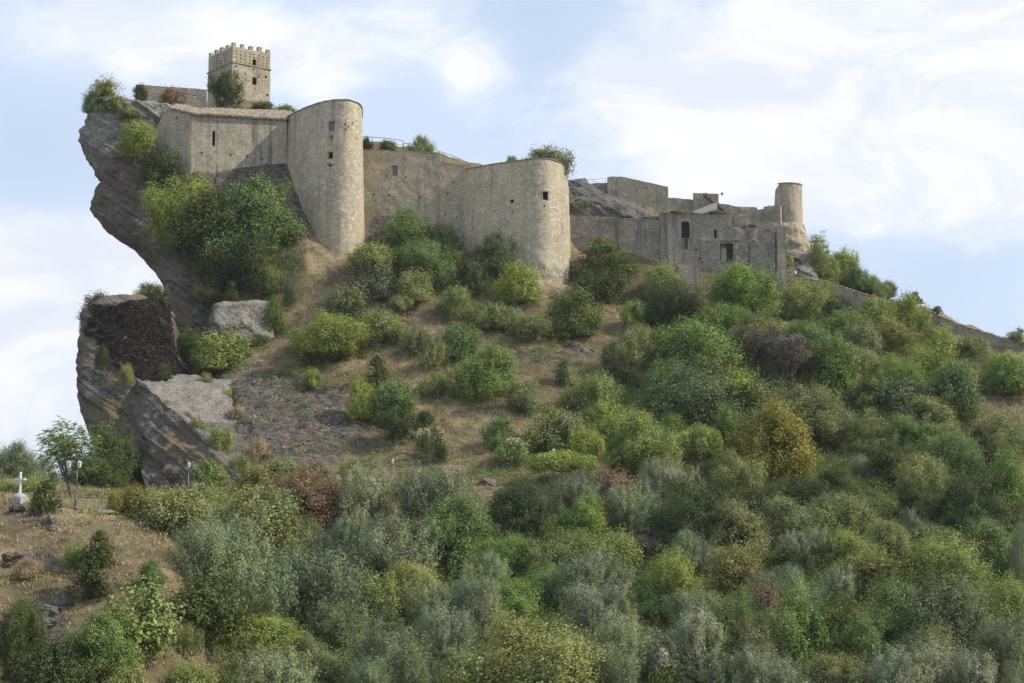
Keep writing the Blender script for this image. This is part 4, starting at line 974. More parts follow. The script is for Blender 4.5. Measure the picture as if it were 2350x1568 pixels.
def proto(kind, i):
    k = (kind, i)
    if k in PROTO: return PROTO[k]
    sd = 1000 + i * 37 + sum(map(ord, kind)); tr_mb = None; extra = None
    if kind == 'olive':
        R, H = 3.2, 5.2; (v, f), Lb_ = ragged(sd, R, H, 0.12, 560, 84, 0.036, 0.17, tr=.13, stretch=2.1, jit=.38, long_=True, boss=9, irr=.25); tr_mb = limbs(sd, Lb_, H, 0.12, 0.22, 8, 0.08)
    elif kind == 'tree':
        R, H = 3.0, 5.4; (v, f), Lb_ = ragged(sd, R, H, 0.03, 620, 72, 0.085, 0.115, tr=.14, stretch=1.5, jit=.42, boss=11, inner=.35); tr_mb = limbs(sd, Lb_, H, 0.15, 0.17, 8)
    elif kind == 'bush':
        R, H = 1.7, 2.3; (v, f), Lb_ = ragged(sd, R, H, 0.0, 300, 48, 0.075, 0.105, tr=.18, stretch=1.5, jit=.45, irr=.42, boss=7, sprig=.16); tr_mb = limbs(sd, Lb_, H, 0.0, 0.06, 6)
    elif kind == 'fine':                       # broom like shrub of fine upright shoots
        R, H = 1.7, 2.3; (v, f), Lb_ = ragged(sd, R, H, 0.0, 240, 34, 0.035, 0.22, tr=.20, stretch=1.7, irr=.35, long_=True, boss=6); tr_mb = limbs(sd, Lb_, H, 0.0, 0.05, 5)
    elif kind == 'fig':                        # open shrub with big leaves
        R, H = 2.2, 3.2; (v, f), Lb_ = ragged(sd, R, H, 0.05, 240, 20, 0.17, 0.20, tr=.17, irr=.45, up=.9, sprig=.2); tr_mb = limbs(sd, Lb_, H, 0.05, 0.10, 9)
    elif kind == 'juniper':
        R, H = 1.2, 2.9; (v, f), Lb_ = crown(sd, 'cone', R, H, 0.0, 26, 8500, 0.055, 0.13, spray=10, jit=0.6, shell=0.25); tr_mb = limbs(sd, Lb_, H, 0.0, 0.08, 4)
    elif kind == 'round':                      # clipped looking dense round crown on a stem
        R, H = 1.9, 3.8; (v, f), Lb_ = ragged(sd, R, H, 0.26, 420, 44, 0.065, 0.105, tr=.14, stretch=1.2, irr=.45, boss=9, jit=.5); tr_mb = limbs(sd, Lb_, H, 0.25, 0.17, 9, 0.03)
    elif kind == 'umbrella':
        R, H = 3.0, 3.6; (v, f), Lb_ = crown(sd, 'flat', R, H, 0.42, 22, 9000, 0.11, 0.16, fuzz=0.2, shell=0.45); tr_mb = limbs(sd, Lb_, H, 0.35, 0.12, 10)
    elif kind == 'robinia':
        R, H = 3.0, 5.2; rg = np.random.default_rng(sd); Lb_ = lobes_for(rg, 'round', R, H, 0.2, 24); nf = 620; li = rg.integers(0, len(Lb_), nf)
        d = unit(rg.normal(size=(nf, 3)) + np.array([0, 0, 0.4])); c = Lb_[li, :3] + d * (Lb_[li, 3] * rg.uniform(.6, 1.15, nf))[:, None]
        t = unit(d * np.array([1, 1, .2]) + rg.normal(size=(nf, 3)) * .3 + np.array([0, 0, 0.1])); q = 16; s = np.tile(np.linspace(0, 1, q), nf); sg = np.tile([1, -1] * (q // 2), nf)
        c = np.repeat(c, q, 0); t = np.repeat(t, q, 0); up_ = np.array([0, 0, 1.0]); sd_ = unit(np.cross(t, up_)); c = c + t * (s * 0.62)[:, None] + sd_ * (sg * 0.085)[:, None] - up_ * (s ** 2 * 0.20)[:, None]
        k_ = len(c); v, f = quads(c, unit(up_ + rg.normal(size=(k_, 3)) * .35 + t * .2), sd_ + t * .3, np.full(k_, .085), np.full(k_, .19)); tr_mb = limbs(sd, Lb_, H, 0.2, 0.15, 9)
    elif kind == 'bare':
        R, H = 2.6, 5.6; rg = random.Random(sd); mb = MB(); tips = []
        def grow(p, d, ln, r, lv_):
            e = p + d * ln; mid = p.lerp(e, .5) + Vector([rg.uniform(-.06, .06) * ln for _ in range(3)]); mb.tube([p, mid, e], [r, r * .8, r * .6], 4 if lv_ > 1 else 6, False)
            tips.append(e); tips.append(mid)
            if lv_ < 5:
                for _ in range(3 if lv_ < 4 else 3):
                    dd = (d + Vector([rg.uniform(-.55, .55), rg.uniform(-.55, .55), rg.uniform(-.15, .35)])).normalized(); grow(p.lerp(e, rg.uniform(.55, 1)), dd, ln * rg.uniform(.58, .80), max(0.012, r * .55), lv_ + 1)
        for _ in range(3): grow(Vector((rg.uniform(-.3, .3), rg.uniform(-.3, .3), -.4)), Vector((rg.uniform(-.3, .3), rg.uniform(-.3, .3), 1)).normalized(), 2.0, .09, 0)
        tr_mb = mb; T_ = np.array([tuple(q) for q in tips]); rr_ = np.random.default_rng(sd); c = np.repeat(T_, 2, 0) + rr_.normal(size=(len(T_) * 2, 3)) * .12; k_ = len(c)
        v, f = quads(c, unit(rr_.normal(size=(k_, 3))), rr_.normal(size=(k_, 3)), np.full(k_, .03), rr_.uniform(.2, .5, k_))
    elif kind == 'vine':
        R, H = 2.0, 4.0; (v, f), Lb_ = ragged(sd, R, H, 0.0, 400, 36, 0.10, 0.13, tr=.16, irr=.4, boss=9); tr_mb = limbs(sd, Lb_, H, 0.1, 0.10, 5)
    elif kind == 'clematis':
        R, H = 1.7, 2.3; (v, f), Lb_ = ragged(sd, R, H, 0.0, 180, 30, 0.09, 0.12, tr=.18, boss=6); tr_mb = limbs(sd, Lb_, H, 0.0, 0.05, 5)
        rg = np.random.default_rng(sd + 1); top_ = Lb_[np.argsort(-Lb_[:, 2])[:6]]; k_ = 900; li = rg.integers(0, 6, k_); d = unit(rg.normal(size=(k_, 3)) + np.array([0.3, 0, 1.3])); c = top_[li, :3] + d * (top_[li, 3] * 1.05)[:, None]
        extra = quads(c, unit(d + rg.normal(size=(k_, 3)) * .6), rg.normal(size=(k_, 3)), np.full(k_, .11), np.full(k_, .13))
    elif kind == 'tall':                       # airy upright young tree
        R, H = 1.3, 4.2; rg = np.random.default_rng(sd); (v, f), Lb_ = ragged(sd, R, H, 0.0, 200, 34, 0.085, 0.125, tr=.24, irr=.5, boss=9, sprig=.25); tr_mb = limbs(sd, Lb_, H, 0.1, 0.06, 7)
    PROTO[k] = (mesh(kind + '_crown', v, f, [LM['green']]), mesh(kind + '_trunk', tr_mb.v, tr_mb.f, [BARK]), mesh('heads', extra[0], extra[1], [LM['cream']]) if extra else None, R, H)
    return PROTO[k]
INFO = dict(olive=('olive_tree', 'olive tree', 'olive trees of the lower grove'), tree=('broadleaf_tree', 'tree', 'broadleaf trees on the hill'), bush=('shrub', 'shrub', 'leafy shrubs on the hill'),
            fine=('broom_shrub', 'shrub', 'fine twigged shrubs on the hill'), fig=('fig_tree', 'fig tree', 'fig trees'), juniper=('juniper', 'juniper', 'junipers on the hill'), round=('round_tree', 'tree', 'round crowned trees'),
            umbrella=('umbrella_tree', 'tree', 'flat crowned trees'), robinia=('robinia', 'tree', 'feathery leaved trees'), bare=('bare_tree', 'bare tree', 'bare trees'), vine=('creeper', 'creeper', 'creeper covered stumps'),
            clematis=('clematis_shrub', 'shrub', 'shrubs with cream seed heads'), tall=('young_tree', 'tree', 'slender young trees'))
_n = 0
def plant(kind, U, Vt, Vb, W, colr, label, Y=None):
    global _n; _n += 1
    if Y: p = P(U, Vb, Y)
    else:
        p = hit(U, Vb)
        if p is None: print('NO GROUND', kind, U, Vb, label); return None
    me, tm, ex, R, H = proto(kind, _n % 4 if kind not in ('juniper', 'round', 'bare', 'umbrella') else _n % 2)
    Hh = P(U, Vt, p.y).z - p.z; Ww = W / F * p.y * {'olive': 1.22, 'tree': 1.30, 'bush': 1.22, 'tall': 1.3, 'fine': 1.15, 'vine': 1.3, 'bare': 1.5}.get(kind, 1.1) * (1.0 if Y else 1.0)
    nm_, cat, grp = INFO[kind]
    r = root(nm_, p, label, cat, grp); r.rotation_euler = (0, 0, random.uniform(0, 6.28)); sq = random.uniform(.86, 1.16); r.scale = (Ww / 2 / R * sq, Ww / 2 / R / sq, Hh / H)
    if kind not in ('round', 'umbrella', 'juniper'): r.rotation_euler = (random.uniform(-.13, .13), random.uniform(-.13, .13), r.rotation_euler.z)
    o = link('crown', me, r); o.material_slots[0].link = 'OBJECT'; o.material_slots[0].material = LM[colr]
    link('trunk', tm, r)
    if ex: link('seed_heads', ex, r)
    return r
# kind | U | top | base | width | leaf | distance or - | label
TREES = open_list = """
olive|520|1205|1440|245|dolive|-|broad grey green olive tree at the right foot of the bare tan knoll
olive|718|1275|1495|255|dolive|-|big silvery topped olive tree in the lower left of the grove with dark shade below
olive|890|1193|1345|225|olive|-|wide pale olive tree below and right of the dry brown tree
olive|775|1205|1335|105|dolive|-|small olive tree squeezed under the dry brown tree
olive|838|1085|1235|150|olive|-|silvery olive tree directly right of the dry brown tree
olive|1000|1080|1235|185|olive|-|bright silvery olive tree just below the third street lamp
tree|700|1095|1225|185|brown|-|dry russet brown tree with dead leaves above the grove
bush|578|1130|1255|165|drab|-|rounded drab green shrub left of the dry brown tree
bush|430|1125|1225|110|drab|-|drab shrub in front of the thin green lamp post
bush|600|1075|1140|105|yellow|-|bright yellow green shrub above left of the dry brown tree
tree|1035|1150|1325|150|green|-|dark leafy tree between the pale olives in the left half of the grove
tree|592|1415|1545|175|yg|-|yellow green leafy tree above the silver olive cut by the bottom edge at left
fig|470|1340|1485|140|dark|-|dark big leaved fig tree under the olive beside the knoll
olive|600|1500|1690|245|olive|-|pale silver olive tree cut by the bottom edge at lower left
bush|870|1340|1485|100|yg|-|yellow green shrub right of the big shaded olive in the lower left grove
tree|952|1300|1465|130|drab|-|olive drab leafy tree in the middle left of the grove with an orange tinge
olive|1040|1342|1505|140|dolive|-|grey olive tree right of the drab leafy tree in the left half of the grove
olive|1005|1404|1570|130|olive|-|pale olive tree low in the left half of the grove above the bottom edge
olive|900|1442|1630|170|dolive|-|green tinted olive tree near the bottom edge right of the dark shaded hollow
tree|765|1395|1545|120|blue|-|blue green leafy tree below the big shaded olive of the lower left
olive|860|1520|1660|110|dolive|-|small olive tree touching the bottom edge in the lower left grove
bush|785|1505|1610|65|drab|-|small brownish shrub beside the small olive at the bottom edge
bush|430|1535|1630|95|yg|-|yellow green shrub touching the bottom edge left of the pale silver olive
tree|1180|1115|1275|130|dark|-|dark leafy tree right of the silvery olive under the third lamp
tree|1100|1165|1295|120|green|-|mid green leafy tree in front of the dark tree in the upper grove
olive|1310|1095|1225|145|dolive|-|dull olive tree below the yellow canopy that hides the fourth lamp
tree|1340|1150|1285|110|green|-|mid green tree below the dull olive in the centre of the grove
olive|1455|1130|1255|130|dolive|-|round olive tree above the dead grey tree in the centre of the grove
tree|1590|1108|1275|155|dark|-|very dark glossy leafy tree in the centre right of the grove
tree|1690|1160|1305|150|drab|-|wide drab green tree right of the very dark glossy tree
olive|1110|1275|1385|120|dolive|-|dull olive tree in the middle of the grove below the mid green tree
tree|1170|1232|1345|85|green|-|small bright rimmed green tree in the middle of the grove
tree|1290|1217|1345|140|yg|-|yellow green tree in the middle of the grove beside a rusty bush
bush|1258|1190|1285|50|drab|-|narrow rusty bush in the middle of the grove
olive|1360|1275|1405|160|dolive|-|broad dull olive tree below left of the dead grey tree
bare|1470|1215|1305|95|grey|-|small dead grey tree with bare forked branches in the middle of the grove
bush|1420|1228|1325|95|yg|-|yellow green bush left of the small dead grey tree
tree|1530|1262|1435|120|yg|-|yellow green leafy tree below right of the small dead grey tree
bush|1685|1266|1375|118|yellow|-|yellow bush standing out in the right centre of the grove
olive|1590|1232|1335|110|dolive|-|greyish olive tree right of the small dead grey tree
olive|1370|1345|1485|150|olive|-|silver tipped olive tree with visible dark trunk in the lower centre
tree|1250|1298|1405|100|green|-|green tree above left of the silver tipped olive in the lower centre
tree|1182|1345|1465|130|green|-|dense mid green tree left of centre in the lower grove
olive|1090|1345|1510|110|olive|-|pale olive tree with black shade under it in the lower left centre
tree|1210|1415|1650|240|drab|-|very large drab green tree at the bottom edge left of centre
tree|1318|1480|1635|110|yg|-|yellow tinged tree at the bottom edge right of the huge drab tree
olive|1440|1420|1610|170|dolive|-|grey olive tree in the lower centre behind the cream seed heads
olive|1595|1425|1610|175|olive|-|broad pale grey olive tree in the lower right centre
olive|1392|1490|1650|130|dolive|-|dull olive tree touching the bottom edge in the centre
olive|1600|1360|1470|140|dolive|-|dull olive tree behind the broad pale grey olive in the lower right centre
clematis|1425|1500|1615|70|drab|-|bush with creamy seed heads at the bottom edge in the centre
clematis|1520|1488|1615|95|yg|-|yellow green bush with cream seed heads beside the broad pale grey olive at the bottom
tree|1705|1358|1520|105|green|-|upright rounded green tree right of the broad pale grey olive
bush|1662|1515|1630|70|bright|-|bright green bush touching the bottom edge right of the broad pale grey olive
tree|1805|1150|1260|115|drab|-|brownish green tree at the upper right edge of the grove under the dark wood
tree|1930|1140|1265|130|drab|-|tall drab tree with a dark gap on its right below the dark wood
olive|1845|1222|1325|125|olive|-|compact silver olive tree in the right part of the grove
robinia|1795|1258|1330|75|bright|-|bright green feathery sapling in front of the compact silver olive
tree|1950|1225|1340|115|yg|-|yellowish green tree right of the compact silver olive
tree|2040|1202|1330|95|drab|-|drab green tree right of the dark gap at the upper right of the grove
tree|2095|1178|1290|85|blue|-|blue green ivy covered tree at the upper right of the grove
tree|2150|1225|1390|165|yg|-|wide pale yellowish green tree in the right of the grove
tree|2275|1203|1350|115|green|-|round topped green tree near the right edge of the grove
olive|2345|1220|1390|65|dolive|-|dull olive tree cut by the right edge beside the round topped tree
robinia|2003|1268|1390|130|yellow|-|feathery tree with yellow leaf sprays in the right of the grove
olive|1930|1303|1410|95|olive|-|small pale olive tree left of the feathery tree with yellow sprays
olive|1800|1310|1430|135|dolive|-|grey olive tree below the bright green feathery sapling
bush|1752|1350|1460|75|brown|-|rust tinged bush right of the upright rounded green tree
tree|1835|1345|1550|120|green|-|tall leafy green tree left of the black hollow at lower right
robinia|1932|1345|1530|135|bright|-|bright feathery tree hanging over the black hollow at lower right
tree|2050|1350|1530|140|green|-|green tree above the black hollow at lower right
tree|2185|1335|1550|160|blue|-|large bluish green tree with glinting leaves at lower right
tree|2312|1328|1510|125|yg|-|yellowish green tree near the right edge above the bottom corner
olive|2310|1428|1590|145|dolive|-|dark olive tree at the right edge above the bottom corner
olive|1762|1495|1650|172|olive|-|silver olive tree touching the bottom edge below the rust tinged bush
tree|1925|1510|1640|135|drab|-|brownish leafy tree touching the bottom edge between silver olives
olive|2080|1488|1650|172|olive|-|bright silver olive tree touching the bottom edge right of the brownish leafy tree
olive|2230|1503|1650|142|olive|-|silver olive tree at the bottom edge, second from the right corner
olive|2335|1530|1660|85|olive|-|silver olive tree filling the bottom right corner
tree|1580|745|900|205|green|-|great green tree crown rising highest on the mid slope right of centre
tree|1610|835|1010|215|blue|-|great blue green tree in front of the highest crown right of centre
tree|1520|835|990|130|green|-|green tree on the left flank of the great blue green tree
tall|1702|855|1010|110|yg|-|slim yellow green tree on the right flank of the great blue green tree
bush|1420|788|870|68|blue|-|grey green pointed bush left of the great green tree crown
bush|1385|868|960|85|yg|-|yellow green bush on the mid slope below the pointed bush
bush|1402|930|1010|105|yg|-|tangled yellow green bush above the tree with the dark hollow
tree|1470|958|1110|140|yg|-|yellow topped dark hearted tree left of the umbrella shaped tree
tree|1435|1010|1110|80|dark|-|dark lower tree under the yellow topped dark hearted tree
umbrella|1606|982|1115|125|yg|-|umbrella shaped tree with a visible curved trunk
tree|1775|938|1115|180|yellow|-|large golden yellow tree right of the umbrella shaped tree
bare|1815|738|915|135|grey|-|large bare grey twiggy tree on the upper right slope
bare|1722|735|870|95|grey|-|thin bare reddish grey tree left of the large bare grey one
juniper|1765|798|905|42|dark|-|black green ivy column between the two bare trees
juniper|1812|872|960|52|dark|-|dark ivy stump in front of the large bare grey tree
vine|1902|788|905|90|bright|-|bright creeper draped stump right of the large bare grey tree
juniper|1293|822|885|40|blue|-|small lone pine on the dry slope right of centre
umbrella|1296|1038|1125|155|yg|-|yellow green flat canopy in front of the fourth street lamp
tall|1250|930|1045|88|yg|-|slender yellow green saplings above the fourth street lamp
bush|1415|1095|1185|90|brown|-|brownish bush at the top edge of the grove below the yellow topped tree
olive|1502|1066|1175|105|olive|-|small pale olive tree below the yellow topped dark hearted tree
olive|1572|1075|1160|85|dolive|-|small dull olive tree under the trunk of the umbrella shaped tree
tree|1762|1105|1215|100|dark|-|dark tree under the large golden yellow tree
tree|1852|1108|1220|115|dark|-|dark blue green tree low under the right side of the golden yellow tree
vine|1925|790|920|85|green|-|ivy clad green column right of the bright creeper draped stump
vine|2000|868|970|92|bright|-|bright sided ivy mound in the middle of the right wood
tall|2150|758|885|85|yg|-|tall airy yellow green sapling below the stepped wall
vine|2192|836|975|100|green|-|ivy clad leaning tree at the right of the wood
bush|2080|880|965|135|blue|-|pale blue green thicket between the ivy mound and the leaning ivy tree
tree|1990|948|1055|112|drab|-|drab rounded tree below the bright sided ivy mound
tree|2118|918|1010|155|drab|-|wide grey green tree below the pale blue green thicket
tree|2135|980|1080|132|green|-|deep green tree with a flat bright top in the right wood
juniper|2248|972|1100|72|dark|-|dark conical tree near the right edge of the wood
tree|2312|948|1090|115|drab|-|drab tree at the right edge beside the dark conical tree
olive|1982|1048|1125|55|olive|-|tiny silver olive tree in the dark of the right wood
tree|2050|1028|1130|105|dark|-|dark tree right of the tiny silver olive
tree|2120|1050|1200|105|drab|-|tall drab tree with reddish tips in the right wood
tree|1922|1068|1160|80|dark|-|dark tree left of the tiny silver olive
tree|2230|1080|1230|125|dark|-|big dark tree with a black base at the right of the wood
tree|2322|1048|1215|110|green|-|tall green tree cut by the right edge of the photo
tree|1710|612|745|150|green|-|large green bush tree at the foot of the ruined house
tree|1837|640|735|112|yg|-|yellow green bush tree hiding the legs of the tiny person
tree|1540|650|765|130|dark|-|dark tree below the left corner of the ruined house
tall|1385|550|660|102|bright|-|light green airy tree in front of the long grey wall
bush|1370|628|695|120|dark|-|dark shrubs at the foot of the light green airy tree
bush|1520|612|690|82|yg|-|yellowish bush in front of the dark streaked pier
bush|1320|675|772|102|bright|-|bright yellow green bush just below the wide bastion
bush|1455|700|765|62|green|-|small green bush left of the dark tree under the ruin
bush|1925|685|745|82|dark|-|dark shrub in front of the perimeter wall nearest the tower
bush|2005|690|765|82|yg|-|yellow green shrub standing against the middle of the perimeter wall
bush|2090|684|765|78|yg|-|rounded yellow green shrub overlapping the top of the perimeter wall
bush|2052|748|818|72|yellow|-|golden shrub below the perimeter wall
bush|1980|748|825|82|drab|-|drab shrub left of the golden shrub below the perimeter wall
bush|2098|764|795|42|yellow|-|small golden sprig right of the golden shrub below the wall
tall|1882|540|602|52|yg|262|thin bush on the skyline just right of the end tower
bush|1936|584|665|62|yg|258|large bush on the ridge right of the end tower
bush|2002|636|680|46|yg|256|smaller bush on the ridge above the perimeter wall
bush|2036|648|680|40|drab|256|flat drab bush on the ridge rocks
juniper|2101|668|698|38|dark|251|dark round juniper on the skyline above the perimeter wall
juniper|2152|702|720|30|dark|249|small dark juniper near the first step of the perimeter wall
bush|2312|818|905|112|green|-|dark green bush under the perimeter wall at the right edge
tall|2335|756|800|42|yg|-|sprig standing above the perimeter wall at the right edge
tree|415|414|570|140|yg|240|sunlit yellow green tree on the cliff below the front building
tree|602|432|600|180|green|240|large green tree below the front building beside the round tower
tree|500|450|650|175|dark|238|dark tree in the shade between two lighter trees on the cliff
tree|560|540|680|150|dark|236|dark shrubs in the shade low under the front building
bush|365|348|422|92|dark|245.5|dark shrub on the cliff left of the front building
bush|312|290|362|82|yg|245|yellow tinged shrub high on the cliff face
tall|244|184|262|72|drab|250|wind blown tree on the cliff top at the left
bush|206|212|262|42|dolive|250|small grey bush on the very edge of the cliff top
bush|275|225|262|60|drab|250|brownish bush on the cliff top between the two wind blown ones
round|322|195|248|40|juni|254|small round topped juniper by the sloping parapet
round|518|170|258|76|juni|255.5|round topped dark juniper with a stout trunk before the keep
bush|395|207|252|52|brown|253|rust coloured bush in front of the high ruined wall
bush|606|236|262|52|dark|257|dark shrub at the foot of the keep
bush|652|245|272|42|green|256|green shrub between the keep and the round tower
fine|968|318|352|60|yg|255|feathery bush growing on top of the curtain wall
bush|888|326|348|46|bright|255|bright low bush on top of the curtain wall
bush|843|318|345|26|dark|255|dark bush on the curtain wall touching the round tower
bush|1262|350|420|95|drab|250|drab bush growing over the top of the wide bastion
bush|1172|360|382|26|green|252|small sprig showing over the bastion parapet
tree|940|484|590|122|green|-|dark green tree at the foot of the high curtain wall
tree|952|555|668|130|green|-|bushy green tree below the one at the foot of the curtain wall
bush|845|570|655|100|drab|-|drab bush at the right foot of the tall round tower
bush|866|605|690|80|blue|-|grey green bush below the foot of the tall round tower
fine|1032|525|610|80|dolive|-|greyish bush against the shaded end of the curtain wall
bush|1037|588|660|62|bright|-|bright green bush between two darker ones below the curtain wall
tree|1125|545|650|96|blue|-|blue green tree at the left foot of the wide bastion
bush|1192|610|698|92|yg|-|yellowish bush right below the wide bastion
bush|945|628|698|72|drab|-|drab bush under the bushy green tree below the curtain wall
bush|1085|605|680|60|dark|-|dark shrub under the blue green tree by the bastion
bush|476|660|694|62|yellow|234|yellow bush on the rock stem beside the pale boulder
juniper|530|643|690|34|juni|229.5|small dark juniper on top of the pale boulder
fine|616|612|682|76|drab|-|drab broom bush on the slope above the pale boulder
bush|625|688|765|42|bright|-|bright green bush at the right edge of the pale boulder
fine|666|640|708|36|blue|-|narrow grey bush on the slope right of the pale boulder
bush|500|768|858|132|yg|-|yellow green bush below the pale boulder
tree|762|718|832|152|yg|-|wide airy green bush in the upper left of the slope
juniper|770|758|832|52|juni|-|dark conifer in front of the wide airy green bush
juniper|706|798|850|36|juni|-|small dark juniper above the brown bedrock
juniper|866|812|902|68|juni|-|ragged dark juniper casting a shadow on the bedrock
bush|716|848|898|42|yg|-|small yellow green bush on the brown bedrock
bush|832|880|965|62|yg|-|yellow green bush below the ragged juniper
bush|900|884|965|84|green|-|green bush with red fruit below right of the ragged juniper
round|908|940|1022|96|juni|-|round umbrella like juniper on the lower slope
round|975|944|988|48|juni|-|small round juniper right of the umbrella like one
fine|990|862|918|72|yg|-|hemispherical grassy broom on the dry slope
tree|1125|805|925|122|green|-|solitary green tree in the middle of the dry slope
clematis|970|990|1068|46|dark|-|left one of two dark shrubs with cream heads on the lower slope
clematis|1010|985|1066|48|dark|-|right one of two dark shrubs with cream heads on the lower slope
clematis|1180|1010|1078|92|green|-|green shrub with cream heads left of the fourth street lamp
clematis|805|1055|1118|62|drab|-|shrub with cream heads above the silvery olive left of the third lamp
bush|1046|750|822|90|green|-|rounded green bush above the solitary green tree
bush|960|762|820|62|blue|-|blue grey bush left of the rounded green bush on the slope
bush|1150|962|1030|62|green|-|small green bush below the solitary green tree
bush|920|683|720|62|drab|-|small drab bush under the bushes of the curtain wall
fine|1046|668|735|92|yg|-|pale broom bush in the upper middle of the dry slope
robinia|165|968|1160|165|green|168|feathery green tree behind the twin street lamp
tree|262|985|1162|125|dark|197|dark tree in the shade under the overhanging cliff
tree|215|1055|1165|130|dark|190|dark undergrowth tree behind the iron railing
tree|28|1022|1140|85|dolive|190|pale distant tree at the left edge behind the white cross
tree|85|1050|1145|85|dolive|186|pale distant tree right of the white cross
bush|20|1108|1160|62|yg|150|yellow green bush at the left edge behind the white cross
bush|70|1100|1165|70|yg|150|yellow green bush behind the right side of the white cross
juniper|104|1100|1176|64|juni|-|broad dark juniper between the white cross and the twin lamp
bush|310|1120|1186|78|yellow|-|yellow green bush at the end of the iron railing
bush|266|1134|1182|42|yellow|-|small yellow bush behind the iron railing
fig|466|1058|1140|78|green|184|fig bush against the cliff behind the thin green lamp post
clematis|462|1112|1152|42|brown|-|dry tan seed head bush above the stone bench
bush|385|1132|1222|125|drab|-|wide drab bush below the iron railing
juniper|228|1212|1310|72|juni|-|rear one of two dark junipers on the bare tan knoll
juniper|204|1243|1375|98|juni|-|front one of two dark junipers on the bare tan knoll
bush|162|1250|1310|46|yg|-|small yellow green bush beside the junipers on the knoll
fine|62|1285|1325|62|straw|-|straw coloured tussock at the left of the knoll
fig|305|1338|1510|175|yg|-|spreading big leaved walnut like tree with pale branches below the junipers
tree|232|1420|1580|162|green|-|dark leafy tree at the bottom left below the junipers
tree|28|1385|1580|95|dark|-|dark tree in the bottom left corner
bush|105|1480|1610|130|dark|-|dark shrub at the bottom edge near the left corner
bush|290|1528|1630|95|yg|-|yellow green shrub touching the bottom edge left of the dry bank
fine|432|1440|1510|66|drab|-|drab tuft shrub on the dry bank right of the walnut like tree
bush|345|1290|1350|50|green|-|shrub in the dip right of the front knoll juniper
bush|226|678|738|62|dark|219|dark bush fringing the top left of the large left rock
bush|346|654|694|64|dark|224|dark bush fringing the top right of the large left rock
bush|190|712|778|26|dark|218|dark sprig hanging over the left edge of the large left rock
bush|1905|600|650|56|yg|256|low bush against the rock just below the end tower
bush|1968|618|672|46|green|255.5|green bush in the middle of the ridge right of the end tower
bush|1870|560|620|34|drab|257|small drab bush on the rock skirt of the end tower
bush|2022|655|690|34|yg|254|yellowish bush among the ridge rocks
bush|1890|655|730|75|drab|-|drab bush hiding the start of the perimeter wall
bush|1935|720|790|95|green|-|green bush below the near end of the perimeter wall
bush|2150|752|800|70|drab|-|drab dry bush under the first steps of the perimeter wall
bush|2225|780|835|80|drab|-|drab bush under the lower steps of the perimeter wall
tree|1655|700|800|110|green|-|green tree below left of the ruined house bush tree
tree|1760|720|820|120|drab|-|drab tree behind the tall bare trees
tree|1860|740|860|110|green|-|green tree between the large bare grey tree and the bright creeper stump
tree|1470|760|880|90|drab|-|drab tree at the left shoulder of the great green tree
tree|1960|800|900|100|drab|-|drab green tree behind the ivy mound
tree|2060|820|920|100|green|-|green tree above the pale blue green thicket
tree|2060|960|1060|100|green|-|green tree between drab trees in the middle of the right wood
tree|1860|900|1030|130|drab|-|dull green tree behind the golden yellow tree
tree|2180|1000|1130|110|green|-|green tree below the deep green flat topped one
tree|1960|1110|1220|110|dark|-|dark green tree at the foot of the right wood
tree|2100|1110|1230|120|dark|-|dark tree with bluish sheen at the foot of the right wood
tree|1550|960|1060|80|green|-|small green tree between the dark hearted tree and the umbrella tree
tree|1660|930|1050|90|green|-|green tree behind the umbrella shaped tree
tree|1690|1040|1150|90|drab|-|drab tree in the shade right of the umbrella shaped tree
bush|1340|870|940|90|drab|-|drab bush above the slender saplings on the mid slope
bush|1300|960|1045|100|drab|-|tangled drab bush right of the slender saplings
bush|1200|880|950|70|drab|-|low drab bush right of the solitary green tree
bush|1350|990|1060|80|yg|-|yellow green bush right of the fourth lamp
bush|1130|700|760|90|drab|-|drab bush left below the wide bastion
bush|1220|730|790|80|drab|-|low drab bush on the dry slope under the bastion
bush|880|720|790|90|drab|-|drab broom bush in the upper slope under the curtain wall
bush|800|660|730|80|drab|-|drab bush near the foot of the tall round tower
fine|1000|790|850|70|drab|-|wispy drab bush in the middle of the dry slope
bush|650|1060|1120|80|drab|-|drab bush at the foot of the bedrock slope
fine|720|1060|1115|80|straw|-|straw tussock at the foot of the bedrock slope
fine|590|1010|1065|60|straw|-|straw tussock low on the bedrock slope
bush|520|900|940|40|yg|-|small bush on the edge of the bright slab
fine|540|935|970|40|straw|-|straw tuft on the right of the bright slab
tree|1100|1240|1340|90|green|-|green tree wedged between olives left of centre in the grove
tree|680|1190|1290|100|drab|-|drab tree between the broad olive and the squeezed olive
tree|1500|1330|1440|110|green|-|green tree in the middle of the grove right of the silver tipped olive
tree|1640|1190|1300|90|drab|-|drab green tree between the very dark glossy tree and the wide drab tree
tree|2210|1140|1240|110|green|-|green tree at the upper right edge of the grove
tree|2300|1150|1260|100|dark|-|dark tree at the right edge between wood and grove
tree|1750|1430|1560|120|drab|-|drab tree right of the upright rounded green tree at lower right
tree|1985|1430|1560|120|green|-|green tree at the left rim of the lower right black hollow
tree|2130|1440|1580|120|drab|-|drab tree behind the bright silver olive at lower right
tree|700|1460|1600|110|drab|-|drab tree in the dark hollow at lower left
bush|462|965|1032|52|yg|197.5|yellow green bush rooted on the rock below the bright slab
bush|508|990|1062|58|drab|193|drab bush on the rock edge below the bright slab
bush|545|1048|1100|56|yg|189|yellow green bush on the lowest rock edge above the fig bush
fine|428|945|968|28|straw|199.5|straw tuft at the lower tip of the bright slab
fine|380|918|932|26|straw|203.5|small straw tuft in the middle of the bright slab
bush|440|770|860|70|green|233.5|green bush in the gap between the rock stem and the yellow green bush
tree|322|1040|1158|100|dark|199|dark tree filling the hollow at the foot of the left cliff
bush|1420|472|502|44|dark|255.5|dark shrub in the hollow of the grey rocks above the long grey wall
